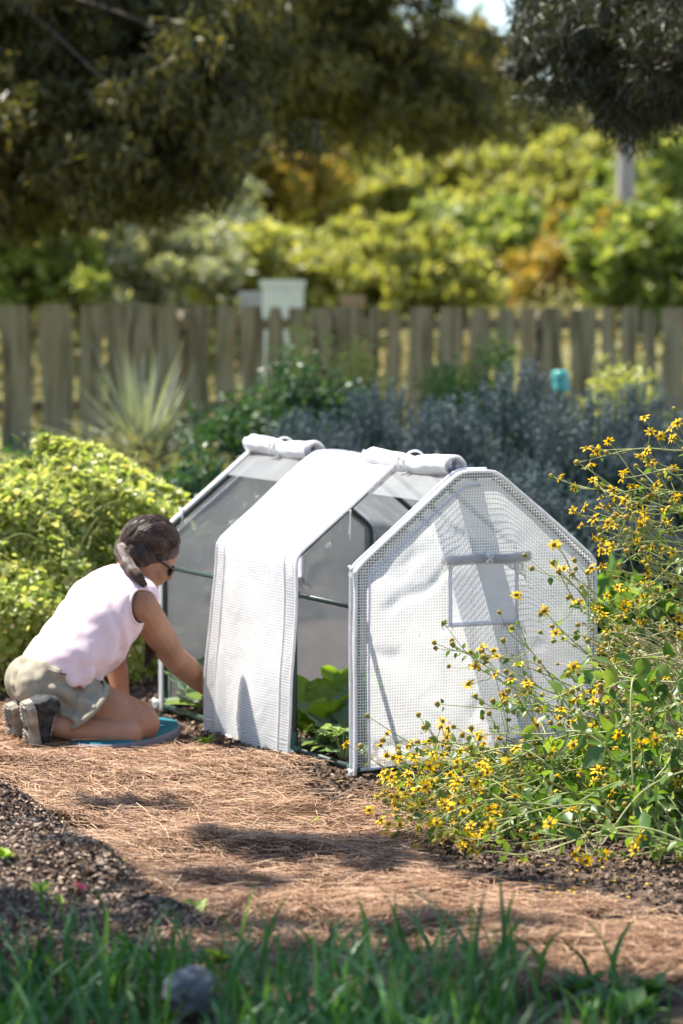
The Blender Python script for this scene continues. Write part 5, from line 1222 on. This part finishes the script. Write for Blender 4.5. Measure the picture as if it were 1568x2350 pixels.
def tree(name, label, u, vc, Y, ru, rv, mat, seed, n=9000, leaf=.14, ncl=110, trunk=.1, group='trees and bushes on the slope', bark=None, cat='tree', width=.8, dep=None, tu=None):
    rs = np.random.RandomState(seed); k = Y / F; ru *= 1.3; rv *= 1.25; n = int(n * 1.35); c = at(u, vc, Y); b0 = ground_at(tu if tu is not None else u, Y); t = thing(name, label, cat, b0, group)
    C_ = c + np.clip(rs.normal(size=(ncl, 3)), -2, 2) * np.array([ru * k * .52, (dep or ru * k) * .5, rv * k * .5]); C_[:, 2] = np.maximum(C_[:, 2], b0[2] + .1)
    leafcloud('crown', t, C_, np.stack([ru * k * rs.uniform(.08, .28, ncl), (dep or ru * k) * rs.uniform(.1, .3, ncl), rv * k * rs.uniform(.08, .28, ncl)], 1), n // ncl, leaf, mat, rs, width=width)
    tp = c - UZ * rv * k * .3; tp = np.array([b0[0] * .4 + tp[0] * .6, Y, max(tp[2], b0[2] + .3)]); mb = MB(); V, Fs = tube(bez([b0, b0 * .5 + tp * .5 + rs.normal(0, .05, 3), tp], 8), np.linspace(trunk, trunk * .6, 9), 9); mb.add(V, Fs)
    for q in C_[::max(1, ncl // 12)]: V, Fs = tube(bez([tp, tp * .5 + q * .5 + rs.normal(0, .1, 3), q], 6), np.linspace(trunk * .45, trunk * .1, 7), 5); mb.add(V, Fs)
    mb.build('trunk', [bark or M_BARK], t); return t
T = tree
T('green_bush', 'fresh green bush over the left end of the fence', 40, 590, 31, 130, 130, M_FG, 1, 7000, .13, cat='bush')
T('green_tree', 'fresh green bushy tree above that bush under the dark branches', 60, 500, 36, 100, 80, M_FG, 2, 4200, .13)
T('silver_bush', 'silver green bush standing above the fence behind the yucca', 290, 620, 32, 170, 110, M_SIL, 3, 9500, .12, cat='bush')
T('silver_bush', 'paler silver bush reaching up under the dark crown', 390, 530, 37, 130, 90, M_SIL, 4, 6000, .12, cat='bush')
T('orange_bush', 'small orange leaved bush glowing under the dark crown', 205, 492, 40, 62, 24, M_ORG, 5, 1500, .13, cat='bush')
T('amber_tree', 'amber and yellow tree at the right edge of the dark crown', 620, 400, 42, 125, 110, M_AMB, 6, 8000, .14)
T('lime_bush', 'lime bush behind the white beehive', 590, 620, 34, 150, 70, M_YG, 7, 6000, .13, cat='bush')
T('lime_bush', 'lime bush just right of the peach beehive', 920, 640, 36, 150, 90, M_YG, 8, 7500, .13, cat='bush')
T('lime_tree', 'lime tree rising above the peach beehive', 830, 500, 44, 140, 140, M_YG, 9, 8500, .15)
T('lime_tree', 'broad lime tree in the middle of the slope', 1060, 470, 48, 190, 130, M_YG, 10, 9500, .16)
T('fresh_tree', 'fresh green tree behind the pickets right of the middle', 1180, 600, 40, 150, 110, M_FG, 11, 8000, .15)
T('amber_bush', 'amber flecked bush between two green ones above the fence', 1330, 610, 38, 110, 90, M_AMB, 12, 4200, .14, cat='bush')
T('green_bush', 'deep green bush above the right end of the fence', 1500, 620, 34, 130, 100, M_FG, 13, 8000, .13, cat='bush')
T('lime_tree', 'lime tree near the pale bare trunk', 1360, 460, 46, 150, 110, M_YG, 14, 8000, .15)
T('fresh_tree', 'fresh green tree right of the pale bare trunk', 1530, 470, 44, 110, 130, M_FG, 15, 7500, .15)
T('silver_bush', 'hazy silver tree behind the pale bare trunk', 1480, 340, 58, 200, 90, M_SIL, 16, 6500, .18)
T('olive_tree', 'olive toned tree behind the amber one', 760, 330, 60, 210, 150, M_OLV, 17, 9500, .2)
T('amber_tree', 'tall amber tree showing between the dark crowns', 1090, 220, 62, 90, 120, M_AMB, 18, 4500, .2)
T('olive_tree', 'olive tree below the tall amber one', 1160, 320, 54, 190, 110, M_OLV, 19, 8500, .18)
T('olive_tree', 'olive tree farthest back above the orange bush', 330, 400, 62, 260, 180, M_OLV, 20, 9500, .2)
T('olive_tree', 'olive tree reaching the top of the view beside blue sky', 900, 190, 66, 150, 120, M_OLV, 21, 4500, .22)
T('olive_tree', 'olive tree behind the crown with hanging dark needles', 1500, 250, 66, 150, 100, M_OLV, 22, 3500, .22)
# bare pale trunk
b0 = ground_at(1438, 40); bt = thing('bare_trunk', 'pale bare tree trunk standing upright on the slope', 'tree trunk', b0); p1 = at(1445, 200, 40)
V, Fs = tube(bez([b0, at(1437, 420, 40), at(1440, 320, 40), p1], 12), np.linspace(.13, .1, 13)[:13], 9); put('trunk', V, Fs, M_PALE, bt)
V, Fs = tube(bez([at(1440, 330, 40), at(1462, 270, 40), at(1475, 205, 40)], 8), np.linspace(.07, .04, 9)[:9], 7); put('limb', V, Fs, M_PALE, bt)
# near dark trees whose low branches hang into the view
M_OLV2 = leafmat('olive_needle', [(.05, .052, .018), (.1, .1, .032), (.17, .16, .05), (.3, .25, .08)], .35, .5, .4)
NEED_V = np.array([(-.5, 0, 0), (.5, 0, 0), (0, 1, 0)], float); NEED_F = np.array([(0, 1, 2)])
def canopy(name, label, blobs, Y, mat, seed, trunk_u, leaf, per, width=.16, down=.9, ncl=60, tr=.16, topz=7.5, gaps=.0):
    rs = np.random.RandomState(seed); tx = at(trunk_u, 700, Y)[0]; b0 = np.array([tx, Y + .4, float(gz(tx, Y))]); t = thing(name, label, 'tree', b0, 'dark trees with low hanging branches')
    k = Y / F; CC = []; RR = []
    for (u, v, ru, rv, w_) in blobs:
        c = at(u, v, Y); m_ = int(ncl * w_); C_ = c + rs.normal(size=(m_, 3)) * np.array([ru * k * .62, .6, rv * k * .58]); CC.append(C_); RR.append(np.array([[.22, .26, .17]]) * (Y / 16) * rs.uniform(.3, 1.1, (m_, 1)))
    C_ = np.vstack(CC); R_ = np.vstack(RR)
    leafcloud('crown', t, C_, R_, per, leaf, mat, rs, NEED_V, NEED_F, width, axis=(0, 0, -down), axj=.75)
    mb = MB(); tt = np.array([tx, Y + .4, topz]); V, Fs = tube(bez([b0, b0 * .5 + tt * .5 + rs.normal(0, .08, 3), tt], 10), np.linspace(tr, tr * .5, 11), 10); mb.add(V, Fs)
    for q in C_[::2]:
        z0 = min(topz - .2, q[2] + rs.uniform(.2, 1.0)); s0 = np.array([tx, Y + .4, z0]); V, Fs = tube(bez([s0, s0 * .45 + q * .55 + UZ * rs.uniform(.1, .4), q], 8), np.linspace(.03, .006, 9), 5); mb.add(V, Fs)
    mb.build('trunk', [M_BARK], t); return t
canopy('dark_conifer', 'dark conifer whose hanging boughs fill the upper left of the view', [(120, 40, 280, 160, 1.5), (330, 150, 240, 170, 1.5), (110, 300, 250, 150, 1.3), (380, 300, 130, 130, .9), (230, 410, 240, 70, .8), (40, 440, 90, 80, .3), (300, -270, 420, 200, 2.6)], 21.0, M_DK, 201, -330, .095, 190, .30, ncl=74, tr=.2)
canopy('dark_conifer', 'dark olive conifer with boughs hanging over the middle of the slope', [(760, 30, 260, 130, 1.2), (650, 170, 150, 110, .6), (880, 190, 250, 110, 1.0), (1010, 250, 150, 50, .3), (740, 270, 130, 40, .3), (800, -260, 400, 170, 2.2)], 26.5, M_OLV2, 202, 560, .11, 130, .30, ncl=70, tr=.001 + .0, topz=8.0)
canopy('black_conifer', 'nearly black conifer with crisp needles hanging at the upper right', [(1480, 60, 190, 130, 1.5), (1360, 130, 150, 70, .8), (1560, 190, 130, 80, .8), (1440, 230, 110, 40, .4), (1260, 60, 90, 40, .25), (1500, -200, 300, 130, 2.0)], 15.0, M_DK2, 203, 1790, .065, 260, .14, ncl=56, tr=.16, topz=6.5)

# far wood and rough growth on the slope, too many leaves to count
rs = np.random.RandomState(311)
m, nt_, out = newmat('mixed_far_leaf'); L = nt_.links.new
tc = nd(nt_, 'ShaderNodeTexCoord'); n1 = nd(nt_, 'ShaderNodeTexNoise'); n1.inputs['Scale'].default_value = .42; n1.inputs['Detail'].default_value = 3; L(tc.outputs['Object'], n1.inputs['Vector'])
g_ = nd(nt_, 'ShaderNodeNewGeometry'); ad = nd(nt_, 'ShaderNodeMath', operation='MULTIPLY_ADD'); ad.inputs[1].default_value = .22; L(g_.outputs['Random Per Island'], ad.inputs[0]); L(n1.outputs[0], ad.inputs[2])
c_ = ramp(nt_, ad.outputs[0], [(.07, .1, .03), (.15, .18, .05), (.28, .29, .1), (.4, .38, .17), (.38, .28, .1), (.2, .2, .08), (.32, .34, .22)], [.3, .42, .52, .6, .68, .76, .88])
b_ = nd(nt_, 'ShaderNodeBsdfPrincipled'); b_.inputs['Roughness'].default_value = .6; L(c_, b_.inputs['Base Color']); t_ = nd(nt_, 'ShaderNodeBsdfTranslucent'); L(c_, t_.inputs[0]); s_ = nd(nt_, 'ShaderNodeMixShader'); s_.inputs[0].default_value = .45; L(b_.outputs[0], s_.inputs[1]); L(t_.outputs[0], s_.inputs[2]); L(s_.outputs[0], out.inputs[0])
C_ = []; R_ = []
for i in range(640):
    Y = rs.uniform(48, 68); u = rs.uniform(-150, 1720) if i < 360 else rs.choice([rs.uniform(-900, -100), rs.uniform(1660, 2450)]); v = rs.uniform(230, 560); 
    if v < 300 + 90 * math.sin(u * .006 + 1) and rs.rand() < .6: continue
    if v < 300 and 1060 < u < 1420 and rs.rand() < .6: continue
    C_.append(at(u, v, Y)); r = rs.uniform(.35, .95); R_.append((r * 1.2, r, r * .8))
leafcloud('far_wood', None, np.array(C_), np.array(R_), 190, .2, m, rs, width=.8)
tag(bpy.data.objects['far_wood'], kind='stuff')
C_ = []; R_ = []
for i in range(860):
    Y = rs.uniform(26, 50); u = rs.uniform(-150, 1720) if i < 520 else rs.choice([rs.uniform(-900, -100), rs.uniform(1660, 2450)]); p = ground_at(u, Y); r = rs.uniform(.18, .5); C_.append(p + UZ * r * .4); R_.append((r * 1.3, r, r))
leafcloud('rough_undergrowth', None, np.array(C_), np.array(R_), 120, .13, m, rs, width=.7)
tag(bpy.data.objects['rough_undergrowth'], kind='stuff')

# tree beside the camera whose overhanging boughs shade the foreground
rs = np.random.RandomState(411); zc = 4.6; C_ = []; R_ = []
def shade(x, y, rx, ry, n):
    for i in range(n):
        a = rs.uniform(0, 2 * PI); q = rs.rand() ** .5; z = zc + rs.normal(0, .25); g_ = np.array([x + math.cos(a) * q * rx, y + math.sin(a) * q * ry, 0]); C_.append(g_ + S * (z / S[2])); R_.append((rs.uniform(.05, .12),) * 3)
shade(0, 5.75, 1.5, 1.0, 600)
for u, v, ru, dv, n in ((760, 1968, 250, 24, 46), (620, 1950, 120, 10, 14), (330, 1868, 110, 5, 9), (1010, 2012, 170, 10, 22), (560, 2045, 170, 7, 12), (1230, 2035, 130, 7, 10), (250, 2060, 190, 22, 6), (60, 1950, 150, 12, 5), (120, 2200, 260, 30, 11), (560, 2165, 160, 10, 12), (1000, 2170, 160, 5, 7), (700, 2230, 500, 16, 40), (1400, 2290, 300, 14, 46), (1250, 2160, 80, 4, 4)):
    p = gnd(u, v); k = p[1] / F; shade(p[0], p[1], ru * k, dv * p[1] ** 2 / (H * F), n)
C_ = np.array(C_); tb = np.array([-3.6, 7.6, 0]); ot = thing('overhanging_tree', 'broad leafed tree beside the path throwing dappled shade over grass and needles', 'tree', tb)
leafcloud('crown', ot, C_, np.array(R_), 18, .075, M_FG, rs, width=.8)
tt = np.array([-3.4, 7.6, 4.4]); mb = limbs(tb, [tt], .17, rs, 10)
for q in C_[::28]: V, Fs = tube(bez([tt - UZ * rs.uniform(.1, 1.2), tt * .5 + q * .5 + UZ * .3, q + UZ * .05], 8), np.linspace(.04, .006, 9), 5); mb.add(V, Fs)
mb.build('trunk', [M_BARK], ot)
